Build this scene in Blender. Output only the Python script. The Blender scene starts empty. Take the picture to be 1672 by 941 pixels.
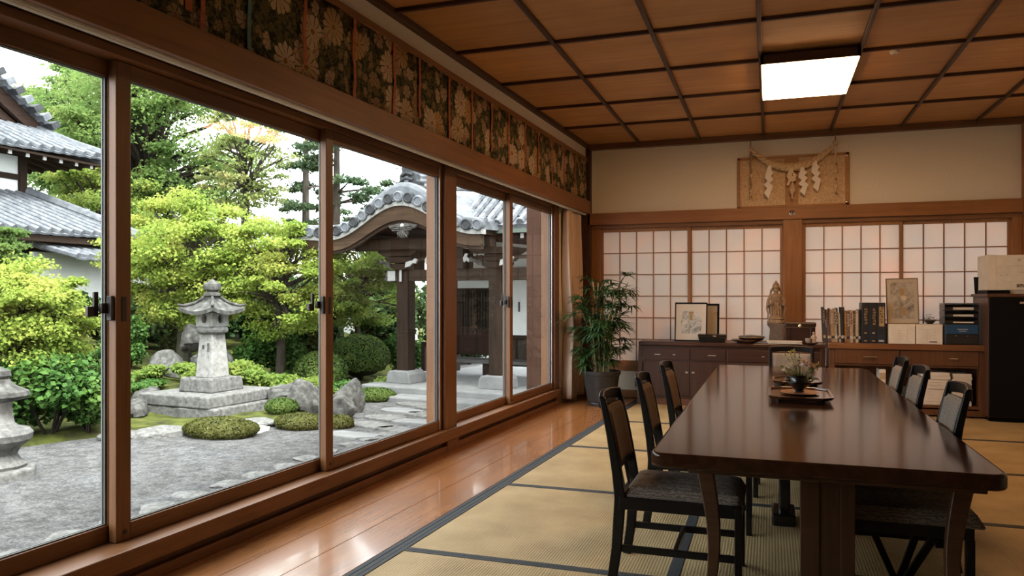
import bpy, bmesh, math, random
import numpy as np
from mathutils import Vector, Matrix

# ------------------------------------------------------------------ camera, sky, exposure
scn = bpy.context.scene
COL = scn.collection
cam_d = bpy.data.cameras.new('camera')
cam = bpy.data.objects.new('camera', cam_d)
COL.objects.link(cam)
cam.location = (0, 0, 1.4)
cam.rotation_euler = (math.radians(90), 0, math.radians(18.753))
cam_d.sensor_width = 36
cam_d.lens = 1240 / 1672 * 36
cam_d.shift_y = 14.5 / 1672
cam_d.clip_end = 300
scn.camera = cam

SKY_STRENGTH = 7.4
SUN_STRENGTH = 10.0
LAMP_STRENGTH = 31.0
scn.view_settings.view_transform = 'Standard'
scn.view_settings.look = 'None'
scn.view_settings.exposure = 0.0
scn.view_settings.gamma = 1.0
scn.view_settings.use_curve_mapping = False

world = bpy.data.worlds.new('overcast_sky')
scn.world = world
world.use_nodes = True
wn, wl_ = world.node_tree.nodes, world.node_tree.links
wn.clear()
_o = wn.new('ShaderNodeOutputWorld'); _b = wn.new('ShaderNodeBackground')
_t = wn.new('ShaderNodeTexCoord'); _n = wn.new('ShaderNodeTexNoise'); _r = wn.new('ShaderNodeValToRGB'); _m = wn.new('ShaderNodeMapping')
_m.inputs['Scale'].default_value = (2, 2, 5)
_n.inputs['Scale'].default_value = 2.2; _n.inputs['Detail'].default_value = 5
_r.color_ramp.elements[0].position = .35; _r.color_ramp.elements[0].color = (.72, .78, .86, 1)
_r.color_ramp.elements[1].position = .62; _r.color_ramp.elements[1].color = (1, .99, .97, 1)
wl_.new(_t.outputs['Generated'], _m.inputs['Vector']); wl_.new(_m.outputs['Vector'], _n.inputs['Vector'])
wl_.new(_n.outputs['Fac'], _r.inputs['Fac']); wl_.new(_r.outputs['Color'], _b.inputs['Color'])
_b.inputs['Strength'].default_value = SKY_STRENGTH
wl_.new(_b.outputs['Background'], _o.inputs['Surface'])

sun_d = bpy.data.lights.new('veiled_sun', 'SUN')
sun_d.energy = SUN_STRENGTH; sun_d.angle = math.radians(25); sun_d.color = (1, .97, .92)
sun = bpy.data.objects.new('veiled_sun', sun_d); COL.objects.link(sun)
sun.rotation_euler = Vector((-.55, .30, -1.0)).to_track_quat('-Z', 'Y').to_euler()   # light from over the roof, front right

try:
    scn.cycles.use_denoising = True
    scn.cycles.max_bounces = 10
    scn.cycles.transparent_max_bounces = 24
    scn.cycles.sample_clamp_indirect = 6
except Exception:
    pass

R = math.radians
PI = math.pi
rng = np.random.default_rng(7)
random.seed(7)

# ------------------------------------------------------------------ materials
MATS = {}
TONE = 1.0   # overall reflectance of the materials that follow
def nodes_of(name):
    m = bpy.data.materials.new(name); m.use_nodes = True
    nt = m.node_tree; nt.nodes.clear()
    out = nt.nodes.new('ShaderNodeOutputMaterial')
    return m, nt, out
def pbsdf(nt, color=None, rough=.5, metal=0, spec=.5, coat=0):
    b = nt.nodes.new('ShaderNodeBsdfPrincipled')
    if color is not None: b.inputs['Base Color'].default_value = (*[v * TONE for v in color], 1)
    b.inputs['Roughness'].default_value = rough; b.inputs['Metallic'].default_value = metal
    b.inputs['Specular IOR Level'].default_value = spec * (TONE if TONE == 1 else .3)
    b.inputs['Coat Weight'].default_value = coat; b.inputs['Coat Roughness'].default_value = .08
    return b
def ramp(nt, stops):
    r = nt.nodes.new('ShaderNodeValToRGB'); e = r.color_ramp.elements
    while len(e) < len(stops): e.new(.5)
    for k, (p, c) in enumerate(stops): e[k].position = p; e[k].color = (*[v * TONE for v in c], 1)
    return r
def coords(nt, scale=(1, 1, 1), rot=(0, 0, 0), kind='Object'):
    t = nt.nodes.new('ShaderNodeTexCoord'); m = nt.nodes.new('ShaderNodeMapping')
    m.inputs['Scale'].default_value = scale; m.inputs['Rotation'].default_value = rot
    nt.links.new(t.outputs[kind], m.inputs['Vector']); return m.outputs['Vector']
def noise(nt, vec, scale, detail=4, rough=.55, dist=0):
    n = nt.nodes.new('ShaderNodeTexNoise'); n.inputs['Scale'].default_value = scale; n.inputs['Detail'].default_value = detail
    n.inputs['Roughness'].default_value = rough; n.inputs['Distortion'].default_value = dist
    if vec is not None: nt.links.new(vec, n.inputs['Vector'])
    return n.outputs['Fac']
def bump(nt, h, bsdf, strength=.3, dist=.01):
    b = nt.nodes.new('ShaderNodeBump'); b.inputs['Strength'].default_value = strength; b.inputs['Distance'].default_value = dist
    nt.links.new(h, b.inputs['Height']); nt.links.new(b.outputs['Normal'], bsdf.inputs['Normal'])
def plain(name, color, rough=.5, metal=0, spec=.5, coat=0):
    if name in MATS: return MATS[name]
    m, nt, out = nodes_of(name); b = pbsdf(nt, color, rough, metal, spec, coat)
    nt.links.new(b.outputs[0], out.inputs[0]); MATS[name] = m; return m
def speckle(name, stops, scale=20, detail=5, rough=.8, bs=.3, bd=.01, stretch=(1, 1, 1), spec=.4, dist=0, kind='Object', coat=0):
    m, nt, out = nodes_of(name); b = pbsdf(nt, None, rough, 0, spec, coat)
    v = coords(nt, stretch, kind=kind); f = noise(nt, v, scale, detail, .6, dist); r = ramp(nt, stops)
    nt.links.new(f, r.inputs[0]); nt.links.new(r.outputs[0], b.inputs['Base Color'])
    if bs: bump(nt, f, b, bs, bd)
    nt.links.new(b.outputs[0], out.inputs[0]); MATS[name] = m; return m
def wood(name, dark, light, axis='y', rough=.45, scale=1.0, coat=0, contrast=(.3, .72), spec=.4, bs=.06):
    s = {'x': (.7, 14, 14), 'y': (14, .7, 14), 'z': (14, 14, .7)}[axis]
    m, nt, out = nodes_of(name); b = pbsdf(nt, None, rough, 0, spec, coat)
    v = coords(nt, tuple(k * scale for k in s))
    f = noise(nt, v, 2.2, 6, .6, .8); r = ramp(nt, [(contrast[0], dark), (contrast[1], light)])
    v2 = coords(nt, (1.3, 1.3, 1.3)); f2 = noise(nt, v2, 1.2, 2)
    mx = nt.nodes.new('ShaderNodeMix'); mx.data_type = 'RGBA'; mx.blend_type = 'MULTIPLY'
    r2 = ramp(nt, [(.3, tuple(v / TONE for v in (.82, .8, .78))), (.7, tuple(v / TONE for v in (1.08, 1.08, 1.08)))])
    nt.links.new(f2, r2.inputs[0]); nt.links.new(f, r.inputs[0])
    mx.inputs['Factor'].default_value = 1
    nt.links.new(r.outputs[0], mx.inputs['A']); nt.links.new(r2.outputs[0], mx.inputs['B'])
    nt.links.new(mx.outputs['Result'], b.inputs['Base Color'])
    if bs: bump(nt, f, b, bs, .004)
    nt.links.new(b.outputs[0], out.inputs[0]); MATS[name] = m; return m
def leaf_mat(name, stops, scale=1.5, trans=.45, rough=.5, spec=.3):
    m, nt, out = nodes_of(name)
    v = coords(nt); f = noise(nt, v, scale, 4, .7); r = ramp(nt, stops); nt.links.new(f, r.inputs[0])
    b = pbsdf(nt, None, rough, 0, spec); nt.links.new(r.outputs[0], b.inputs['Base Color'])
    t = nt.nodes.new('ShaderNodeBsdfTranslucent'); nt.links.new(r.outputs[0], t.inputs['Color'])
    mx = nt.nodes.new('ShaderNodeMixShader'); mx.inputs[0].default_value = trans
    nt.links.new(b.outputs[0], mx.inputs[1]); nt.links.new(t.outputs[0], mx.inputs[2])
    nt.links.new(mx.outputs[0], out.inputs[0]); MATS[name] = m; return m

# ------------------------------------------------------------------ mesh builder
class MB:
    def __init__(s): s.v = []; s.f = []
    def add(s, vs, fs):
        o = len(s.v); s.v += [tuple(map(float, p)) for p in vs]; s.f += [tuple(i + o for i in f) for f in fs]; return s
    def box(s, x0, x1, y0, y1, z0, z1):
        return s.add([(x0,y0,z0),(x1,y0,z0),(x1,y1,z0),(x0,y1,z0),(x0,y0,z1),(x1,y0,z1),(x1,y1,z1),(x0,y1,z1)],
                     [(0,3,2,1),(4,5,6,7),(0,1,5,4),(1,2,6,5),(2,3,7,6),(3,0,4,7)])
    def cbox(s, c, d, rot=None):
        x, y, z = [k / 2 for k in d]
        vs = [Vector(p) for p in [(-x,-y,-z),(x,-y,-z),(x,y,-z),(-x,y,-z),(-x,-y,z),(x,-y,z),(x,y,z),(-x,y,z)]]
        if rot is not None:
            M = Matrix.Rotation(rot[2],3,'Z') @ Matrix.Rotation(rot[1],3,'Y') @ Matrix.Rotation(rot[0],3,'X')
            vs = [M @ p for p in vs]
        return s.add([p + Vector(c) for p in vs], [(0,3,2,1),(4,5,6,7),(0,1,5,4),(1,2,6,5),(2,3,7,6),(3,0,4,7)])
    def bar(s, p0, p1, w, h, up=(0, 0, 1)):
        """square bar from p0 to p1, w across, h along up"""
        p0, p1 = Vector(p0), Vector(p1); d = (p1 - p0).normalized(); up = Vector(up)
        if abs(d.dot(up)) > .98: up = Vector((0, 1, 0))
        a = d.cross(up).normalized() * (w / 2); b = a.cross(d).normalized() * (h / 2)
        vs = [p0-a-b, p0+a-b, p0+a+b, p0-a+b, p1-a-b, p1+a-b, p1+a+b, p1-a+b]
        return s.add(vs, [(0,1,2,3),(7,6,5,4),(0,4,5,1),(1,5,6,2),(2,6,7,3),(3,7,4,0)])
    def path(s, pts, secs, up=(0, 1, 0)):
        """rectangular section swept through pts; secs = (w, h) per point; w lies along `up`"""
        n = len(pts); pts = [Vector(p) for p in pts]; vs = []
        for i, p in enumerate(pts):
            d = (pts[min(i+1, n-1)] - pts[max(i-1, 0)]).normalized(); a = Vector(up).normalized(); b = d.cross(a).normalized(); a = b.cross(d)
            w, h = secs[i] if isinstance(secs, list) else secs
            vs += [p-a*w/2-b*h/2, p+a*w/2-b*h/2, p+a*w/2+b*h/2, p-a*w/2+b*h/2]
        fs = [(3,2,1,0), tuple(4*(n-1)+k for k in range(4))]
        for i in range(n-1):
            for k in range(4): fs.append((4*i+k, 4*i+(k+1)%4, 4*i+4+(k+1)%4, 4*i+4+k))
        return s.add(vs, fs)
    def tube(s, pts, rad, n=8, cap=True):
        m = len(pts); pts = [Vector(p) for p in pts]; vs = []; a = None
        for i, p in enumerate(pts):
            d = pts[min(i+1, m-1)] - pts[max(i-1, 0)]; d = d.normalized() if d.length > 1e-9 else Vector((0,0,1))
            if a is None:
                a = d.cross(Vector((0,0,1)) if abs(d.z) < .9 else Vector((1,0,0))).normalized()
            else:
                a = (a - d * a.dot(d)); a = a.normalized() if a.length > 1e-6 else d.orthogonal().normalized()
            b = d.cross(a); r = rad[i] if isinstance(rad, (list, tuple)) else rad
            for k in range(n):
                t = 2*PI*k/n; vs.append(p + a*(r*math.cos(t)) + b*(r*math.sin(t)))
        fs = []
        for i in range(m-1):
            for k in range(n): fs.append((i*n+k, i*n+(k+1)%n, (i+1)*n+(k+1)%n, (i+1)*n+k))
        if cap: fs += [tuple(range(n-1,-1,-1)), tuple((m-1)*n+k for k in range(n))]
        return s.add(vs, fs)
    def lathe(s, prof, c=(0, 0, 0), n=24, rot=0, sx=1, sy=1):
        vs = []; m = len(prof)
        for r, z in prof:
            for k in range(n):
                t = 2*PI*k/n + rot; vs.append((c[0]+r*sx*math.cos(t), c[1]+r*sy*math.sin(t), c[2]+z))
        fs = []
        for i in range(m-1):
            for k in range(n): fs.append((i*n+k, i*n+(k+1)%n, (i+1)*n+(k+1)%n, (i+1)*n+k))
        fs += [tuple(range(n-1,-1,-1)), tuple((m-1)*n+k for k in range(n))]
        return s.add(vs, fs)
    def prism(s, poly, origin, ax, ay, depth):
        """polygon in the plane (origin, ax, ay), extruded by the vector depth"""
        o, ax, ay, dp = map(Vector, (origin, ax, ay, depth)); n = len(poly)
        a = [o + ax*x + ay*y for x, y in poly]; vs = a + [p + dp for p in a]
        fs = [tuple(range(n-1,-1,-1)), tuple(range(n, 2*n))] + [(i, (i+1)%n, n+(i+1)%n, n+i) for i in range(n)]
        return s.add(vs, fs)
    def grid(s, fn, nu, nv):
        vs = [fn(i/nu, j/nv) for j in range(nv+1) for i in range(nu+1)]
        fs = [(j*(nu+1)+i, j*(nu+1)+i+1, (j+1)*(nu+1)+i+1, (j+1)*(nu+1)+i) for j in range(nv) for i in range(nu)]
        return s.add(vs, fs)
    def ball(s, c, r, n=12, sx=1, sy=1, sz=1, fn=None):
        vs = []; fs = []
        for j in range(n+1):
            ph = PI*j/n
            for k in range(2*n):
                t = PI*k/n; p = Vector((math.sin(ph)*math.cos(t), math.sin(ph)*math.sin(t), math.cos(ph)))
                q = r * (fn(p) if fn else 1); vs.append((c[0]+p.x*q*sx, c[1]+p.y*q*sy, c[2]+p.z*q*sz))
        w = 2*n
        for j in range(n):
            for k in range(w): fs.append((j*w+k, (j+1)*w+k, (j+1)*w+(k+1)%w, j*w+(k+1)%w))
        return s.add(vs, fs)
    def build(s, name, mat, parent=None, smooth=False, bevel=0, solid=0, merge=False, angle=35, seg=2):
        me = bpy.data.meshes.new(name); me.from_pydata(s.v, [], s.f)
        bm = bmesh.new(); bm.from_mesh(me)
        if merge: bmesh.ops.remove_doubles(bm, verts=bm.verts, dist=1e-5)
        bmesh.ops.recalc_face_normals(bm, faces=bm.faces); bm.to_mesh(me); bm.free()
        o = bpy.data.objects.new(name, me); COL.objects.link(o)
        if mat: me.materials.append(mat)
        if smooth:
            me.polygons.foreach_set('use_smooth', [True]*len(me.polygons))
            try: me.set_sharp_from_angle(angle=R(angle))
            except Exception: pass
        if solid:
            md = o.modifiers.new('solidify', 'SOLIDIFY'); md.thickness = solid; md.offset = 0
        if bevel:
            md = o.modifiers.new('bevel', 'BEVEL'); md.width = bevel; md.segments = seg; md.limit_method = 'ANGLE'; md.angle_limit = R(40)
        if parent is not None: o.parent = parent
        return o

def thing(name, label, cat, loc=(0, 0, 0), rotz=0, group=None, scale=None):
    o = bpy.data.objects.new(name, None); COL.objects.link(o); o.empty_display_size = .1
    o.location = loc; o.rotation_euler = (0, 0, rotz)
    if scale: o.scale = scale
    o['label'] = label; o['category'] = cat
    if group: o['group'] = group
    return o
def tag(o, label, cat, group=None, loc=None, rotz=None):
    o['label'] = label; o['category'] = cat
    if group: o['group'] = group
    if loc is not None: o.location = loc
    if rotz is not None: o.rotation_euler = (0, 0, rotz)
    return o
def struct(o): o['kind'] = 'structure'; return o
def dup(root, loc, rotz=0, label=None, scale=None):
    r = root.copy(); COL.objects.link(r); r.location = loc; r.rotation_euler = (0, 0, rotz)
    if scale: r.scale = scale
    if label: r['label'] = label
    for ch in list(root.children):
        c = ch.copy(); COL.objects.link(c); c.parent = r
        for g in list(ch.children):
            d = g.copy(); COL.objects.link(d); d.parent = c
    return r
def fast_mesh(name, verts, nper, mat, parent=None):
    """many separate n-gons given as one (N*nper, 3) array"""
    nv = len(verts); nf = nv // nper
    me = bpy.data.meshes.new(name); me.vertices.add(nv); me.vertices.foreach_set('co', np.asarray(verts, dtype=np.float32).ravel())
    me.loops.add(nv); me.loops.foreach_set('vertex_index', np.arange(nv, dtype=np.int32))
    me.polygons.add(nf); me.polygons.foreach_set('loop_start', np.arange(0, nv, nper, dtype=np.int32))
    try: me.polygons.foreach_set('loop_total', np.full(nf, nper, dtype=np.int32))
    except Exception: pass
    me.update(calc_edges=True); me.validate()
    o = bpy.data.objects.new(name, me); COL.objects.link(o)
    me.materials.append(mat)
    if parent is not None: o.parent = parent
    return o

# palette
M_frame = wood('honey_cedar_vertical', (.145, .060, .021), (.225, .100, .038), 'z', .42, 1.2)
M_framey = wood('honey_cedar_along_wall', (.145, .060, .021), (.225, .100, .038), 'y', .42, 1.2)
M_beamx = wood('honey_beam_across', (.24, .10, .034), (.34, .15, .054), 'x', .45, 1.0)
M_beamz = wood('honey_post', (.24, .10, .034), (.34, .15, .054), 'z', .45, 1.0)
M_pelmet = wood('pelmet_wood', (.19, .078, .028), (.26, .112, .042), 'y', .5, .8)
M_panel = wood('wainscot_wood', (.075, .030, .010), (.12, .050, .018), 'y', .5, .9, contrast=(.35, .6))
M_dark = wood('dark_trim_wood', (.045, .02, .012), (.085, .038, .02), 'y', .5, 1)
M_darkx = wood('dark_trim_wood_across', (.045, .02, .012), (.085, .038, .02), 'x', .5, 1)
M_floor = wood('amber_floor_boards', (.25, .098, .029), (.36, .152, .050), 'y', .27, .7, coat=.6)
M_plaster = speckle('beige_plaster', [(.3, (.74, .68, .55)), (.7, (.79, .73, .60))], 40, 4, .9, .08, .003)
M_plastergrey = speckle('grey_plaster', [(.3, (.66, .60, .53)), (.7, (.72, .66, .58))], 40, 4, .9, .08, .003)
M_alu = plain('aluminium', (.68, .70, .71), .3, .9)
M_railwhite = plain('white_rail_enamel', (.82, .82, .80), .3)
M_grey = plain('grey_gasket', (.16, .17, .17), .5)
M_iron = plain('dark_bronze_hardware', (.05, .045, .042), .4, .6)
M_chrome = plain('chrome', (.75, .72, .68), .25, 1)
M_black = plain('black_lacquer', (.008, .007, .007), .22, 0, .5, .3)
M_blackmat = plain('black_plastic', (.003, .003, .0035), .6, 0, .12)
# ------------------------------------------------------------------ room shell
TH = -R(2.4)
WLOC = (-3.036, .004, 0)
def onwall(o, structural=True):
    """objects modelled in the window wall's own axes: x = into the room, y = along the wall"""
    o.location = WLOC; o.rotation_euler = (0, 0, TH)
    if structural: struct(o)
    return o
CEIL = 3.55
# tatami weave
m, nt, out = nodes_of('tatami_rush'); b = pbsdf(nt, None, .6, 0, .3)
v = coords(nt); w1 = nt.nodes.new('ShaderNodeTexWave'); w1.wave_type = 'BANDS'; w1.bands_direction = 'Y'
w1.inputs['Scale'].default_value = 26; w1.inputs['Distortion'].default_value = .6; w1.inputs['Detail'].default_value = 2; nt.links.new(v, w1.inputs['Vector'])
w2 = nt.nodes.new('ShaderNodeTexWave'); w2.bands_direction = 'X'; w2.inputs['Scale'].default_value = 20; w2.inputs['Distortion'].default_value = 1.2
nt.links.new(v, w2.inputs['Vector'])
mu = nt.nodes.new('ShaderNodeMath'); mu.operation = 'MULTIPLY'; nt.links.new(w1.outputs['Fac'], mu.inputs[0]); nt.links.new(w2.outputs['Fac'], mu.inputs[1])
ad = nt.nodes.new('ShaderNodeMath'); ad.operation = 'ADD'; nt.links.new(mu.outputs[0], ad.inputs[0]); nt.links.new(noise(nt, v, 3, 3), ad.inputs[1])
r = ramp(nt, [(.35, (.23, .16, .068)), (.9, (.46, .345, .18))]); nt.links.new(ad.outputs[0], r.inputs[0]); nt.links.new(r.outputs[0], b.inputs['Base Color'])
bump(nt, mu.outputs[0], b, .5, .004); nt.links.new(b.outputs[0], out.inputs[0]); M_tatami = m
M_heri = speckle('tatami_border_cloth', [(.3, (.022, .026, .03)), (.7, (.042, .048, .054))], 120, 2, .75, .1, .001)

# wooden floor strip beside the windows (three boards with fine joints)
for k in range(3):
    mb = MB(); mb.box(.0 + k*.288 + .0015, .288 + k*.288 - .0015, -3, 10.55, -.06, .0)
    onwall(mb.build('floor', M_floor, bevel=.0015, seg=1))
struct(MB().box(-3.2, 3.6, -3, 10.7, -.16, -.061).build('floor', M_dark))
# tatami mats with cloth borders
ys = [-2.5, -.91, .66, 2.23, 3.80, 5.36, 6.92, 8.49, 10.45]
xs = [None, -.46, 2.78, 3.4]
def edge_x(y): return -3.036 + .0419*y + .935
for i in range(len(ys)-1):
    for j in range(3):
        y0, y1 = ys[i] + .002, ys[i+1] - .002
        def q(y, side):
            x = xs[j] if side == 0 else xs[j+1]
            return edge_x(y) if x is None else x
        a0, a1, c0, c1 = q(y0, 0)+.002, q(y1, 0)+.002, q(y0, 1)-.002, q(y1, 1)-.002
        mb = MB(); mb.add([(a0,y0,-.055),(c0,y0,-.055),(c1,y1,-.055),(a1,y1,-.055),(a0,y0,0),(c0,y0,0),(c1,y1,0),(a1,y1,0)],
                          [(0,3,2,1),(4,5,6,7),(0,1,5,4),(1,2,6,5),(2,3,7,6),(3,0,4,7)])
        mat = struct(mb.build('floor', M_tatami))
        bd = MB()
        bd.box(a0, c0, y0, y0+.028, .0, .003); bd.box(a1, c1, y1-.028, y1, .0, .003)
        struct(bd.build('floor', M_heri))
    if True:
        y0, y1 = ys[i], ys[i+1]
mb = MB()
for e, wdt in ((.0, .028), (.033, .03), (.066, .028)):
    mb.box(.872 + e, .872 + e + wdt, -3, 10.42, -.05, .0035)
onwall(mb.build('floor', M_heri))
mb = MB()
for x in (-.46, 2.78): mb.box(x-.03, x+.03, -2.5, 10.45, .0, .0032)
struct(mb.build('floor', M_heri))
# strip of boards at the foot of the back wall
struct(MB().box(-2.4, 3.4, 10.45, 10.62, -.055, .0).build('floor', M_beamx))

# walls
struct(MB().box(-2.6, 3.5, 10.6, 10.75, 2.45, CEIL+.1).build('wall_back', M_plaster))
struct(MB().box(-2.6, 3.5, 10.6, 10.72, -.1, .40).build('wall_back', M_plaster))
struct(MB().box(3.4, 3.55, -3.1, 10.8, -.1, CEIL+.1).build('wall_right', M_plaster))
struct(MB().box(-3.3, 3.5, -2.65, -2.5, -.1, CEIL+.1).build('wall_front', M_plaster))
onwall(MB().box(-.22, .13, -2.7, 10.75, 2.72, CEIL+.12).build('wall_left', M_plastergrey))
onwall(MB().box(-.22, .0, -2.7, .96, -.3, 2.75).build('wall_left', M_plaster))
onwall(MB().box(-.22, .0, 9.66, 10.75, -.3, 2.75).build('wall_left', M_plaster))
onwall(MB().box(-.22, -.01, .9, 9.7, -.3, .15).build('wall_left', M_panel))
# ceiling boards, battens and crown
M_ceil = wood('ceiling_boards', (.44, .215, .075), (.60, .315, .118), 'x', .55, .5, contrast=(.25, .75))
_nt = M_ceil.node_tree; _b = [n for n in _nt.nodes if n.type == 'BSDF_PRINCIPLED'][0]; _src = _b.inputs['Base Color'].links[0].from_socket
_oi = _nt.nodes.new('ShaderNodeObjectInfo'); _hs = _nt.nodes.new('ShaderNodeHueSaturation'); _mr = _nt.nodes.new('ShaderNodeMapRange')
_mr.inputs['To Min'].default_value = .84; _mr.inputs['To Max'].default_value = 1.14
_nt.links.new(_oi.outputs['Random'], _mr.inputs['Value']); _nt.links.new(_mr.outputs[0], _hs.inputs['Value']); _nt.links.new(_src, _hs.inputs['Color']); _nt.links.new(_hs.outputs[0], _b.inputs['Base Color'])
bx = [-3.3] + [-1.72 + .82*k for k in range(-1, 7)][1:] + [3.5]
by = [-2.6] + [9.33 - 1.06*k for k in range(11, -1, -1)] + [10.7]
for i in range(len(bx)-1):
    for j in range(len(by)-1):
        if by[j+1] <= by[j]: continue
        struct(MB().box(bx[i], bx[i+1], by[j], by[j+1], CEIL, CEIL+.04).build('ceiling', M_ceil))
for x in bx[1:-1]: struct(MB().box(x-.017, x+.017, -2.6, 10.6, CEIL-.032, CEIL+.005).build('ceiling', M_dark, bevel=.003, seg=1))
for y in by[1:-1]: struct(MB().box(-3.0, 3.45, y-.017, y+.017, CEIL-.030, CEIL+.005).build('ceiling', M_darkx, bevel=.003, seg=1))
struct(MB().box(-3.4, 3.6, -2.8, 10.9, CEIL+.05, CEIL+.2).build('ceiling', M_dark))
struct(MB().box(-2.5, 3.45, 10.50, 10.62, CEIL-.075, CEIL).build('trim_1', wood('crown_wood', (.11,.048,.02), (.17,.078,.034), 'x', .5), bevel=.006))
onwall(MB().box(.12, .185, -2.6, 10.56, CEIL-.05, CEIL).build('trim_2', M_dark, bevel=.006))
onwall(MB().box(.12, .155, -2.6, 10.52, 3.31, 3.365).build('trim_3', M_pelmet, bevel=.004))
# back wall timber: long beam, lintel, posts, sill, baseboard
struct(MB().box(-2.44, 2.86, 10.50, 10.62, 2.41, 2.575).build('trim_4', M_beamx, bevel=.006))
struct(MB().box(-2.44, 2.86, 10.55, 10.66, 2.355, 2.41).build('trim_5', wood('lintel_wood', (.16,.07,.028), (.24,.11,.045), 'x', .5), bevel=.004))
struct(MB().box(-2.66, -2.40, 10.50, 10.62, 0, CEIL-.05).build('trim_6', M_dark, bevel=.006))
struct(MB().box(-2.40, -2.26, 10.56, 10.66, .40, 2.36).build('trim_7', M_beamz, bevel=.004))
struct(MB().box(.165, .40, 10.53, 10.68, 0, 2.42).build('trim_8', M_beamz, bevel=.008))
struct(MB().box(2.755, 2.86, 10.55, 10.66, .4, 2.36).build('trim_9', M_beamz, bevel=.004))
struct(MB().box(2.86, 2.99, 10.48, 10.66, 0, CEIL-.07).build('trim_10', M_beamz, bevel=.008))
struct(MB().box(2.99, 3.42, 10.58, 10.66, .4, 2.6).build('wall_back', M_plaster))
struct(MB().box(-2.40, 2.86, 10.53, 10.68, .37, .44).build('trim_11', M_beamx, bevel=.004))
struct(MB().box(-2.40, 3.40, 10.57, 10.62, .0, .10).build('baseboard_back', M_beamx, bevel=.004))
struct(MB().box(3.36, 3.40, -2.5, 10.5, .0, .10).build('baseboard_right', M_framey, bevel=.004))
# window wall timber: sill, skirt, header, pelmet, posts
onwall(MB().box(-.20, .045, .95, 9.68, .105, .20).build('trim_12', M_framey, bevel=.006))
onwall(MB().box(-.0, .022, .95, 9.66, .0, .055).build('baseboard_left', M_framey, bevel=.005))
for s0, s1 in ((.95, 1.19), (6.29, 6.53), (9.50, 9.68)):
    onwall(MB().box(-.19, .004, s0, s1, .19, 2.60).build('trim_13', M_frame, bevel=.006))
    onwall(MB().box(-.02, .026, s0, s1, .0, .11).build('trim_14', M_frame, bevel=.004))
onwall(MB().box(-.20, .0, .95, 9.68, 2.605, 2.74).build('trim_15', M_framey, bevel=.005))
onwall(MB().box(-.20, -.03, .95, 9.68, 2.555, 2.60).build('trim_16', M_pelmet, bevel=.003))
mb = MB(); mb.box(.16, .205, .3, 10.50, 2.565, 2.745); mb.box(.0, .16, .3, 10.50, 2.70, 2.745)
onwall(mb.build('trim_17', M_pelmet, bevel=.005))
mb = MB(); mb.box(.122, .158, .4, 10.45, 2.553, 2.60); mb.box(.128, .134, .4, 10.45, 2.545, 2.553); mb.box(.146, .152, .4, 10.45, 2.545, 2.553)
o = mb.build('curtain_rail', M_railwhite, bevel=.002, seg=1); onwall(o, False)
tag(o, 'long pale metal curtain rail running under the wooden pelmet', 'curtain rail')

# windows: five wooden sliding sashes, each with a pane
m, nt, out = nodes_of('window_glass')
tr = nt.nodes.new('ShaderNodeBsdfTransparent'); tr.inputs[0].default_value = (.97, .985, .975, 1)
gl = nt.nodes.new('ShaderNodeBsdfGlossy'); gl.inputs['Roughness'].default_value = .0
lw = nt.nodes.new('ShaderNodeLayerWeight'); lw.inputs['Blend'].default_value = .5
pw_ = nt.nodes.new('ShaderNodeMath'); pw_.operation = 'POWER'; nt.links.new(lw.outputs['Facing'], pw_.inputs[0]); pw_.inputs[1].default_value = 5
fr = nt.nodes.new('ShaderNodeMath'); fr.operation = 'MULTIPLY_ADD'; nt.links.new(pw_.outputs[0], fr.inputs[0]); fr.inputs[1].default_value = .3; fr.inputs[2].default_value = .015
mx = nt.nodes.new('ShaderNodeMixShader'); nt.links.new(fr.outputs[0], mx.inputs[0]); nt.links.new(tr.outputs[0], mx.inputs[1]); nt.links.new(gl.outputs[0], mx.inputs[2])
nt.links.new(mx.outputs[0], out.inputs[0]); M_glass = m
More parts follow.
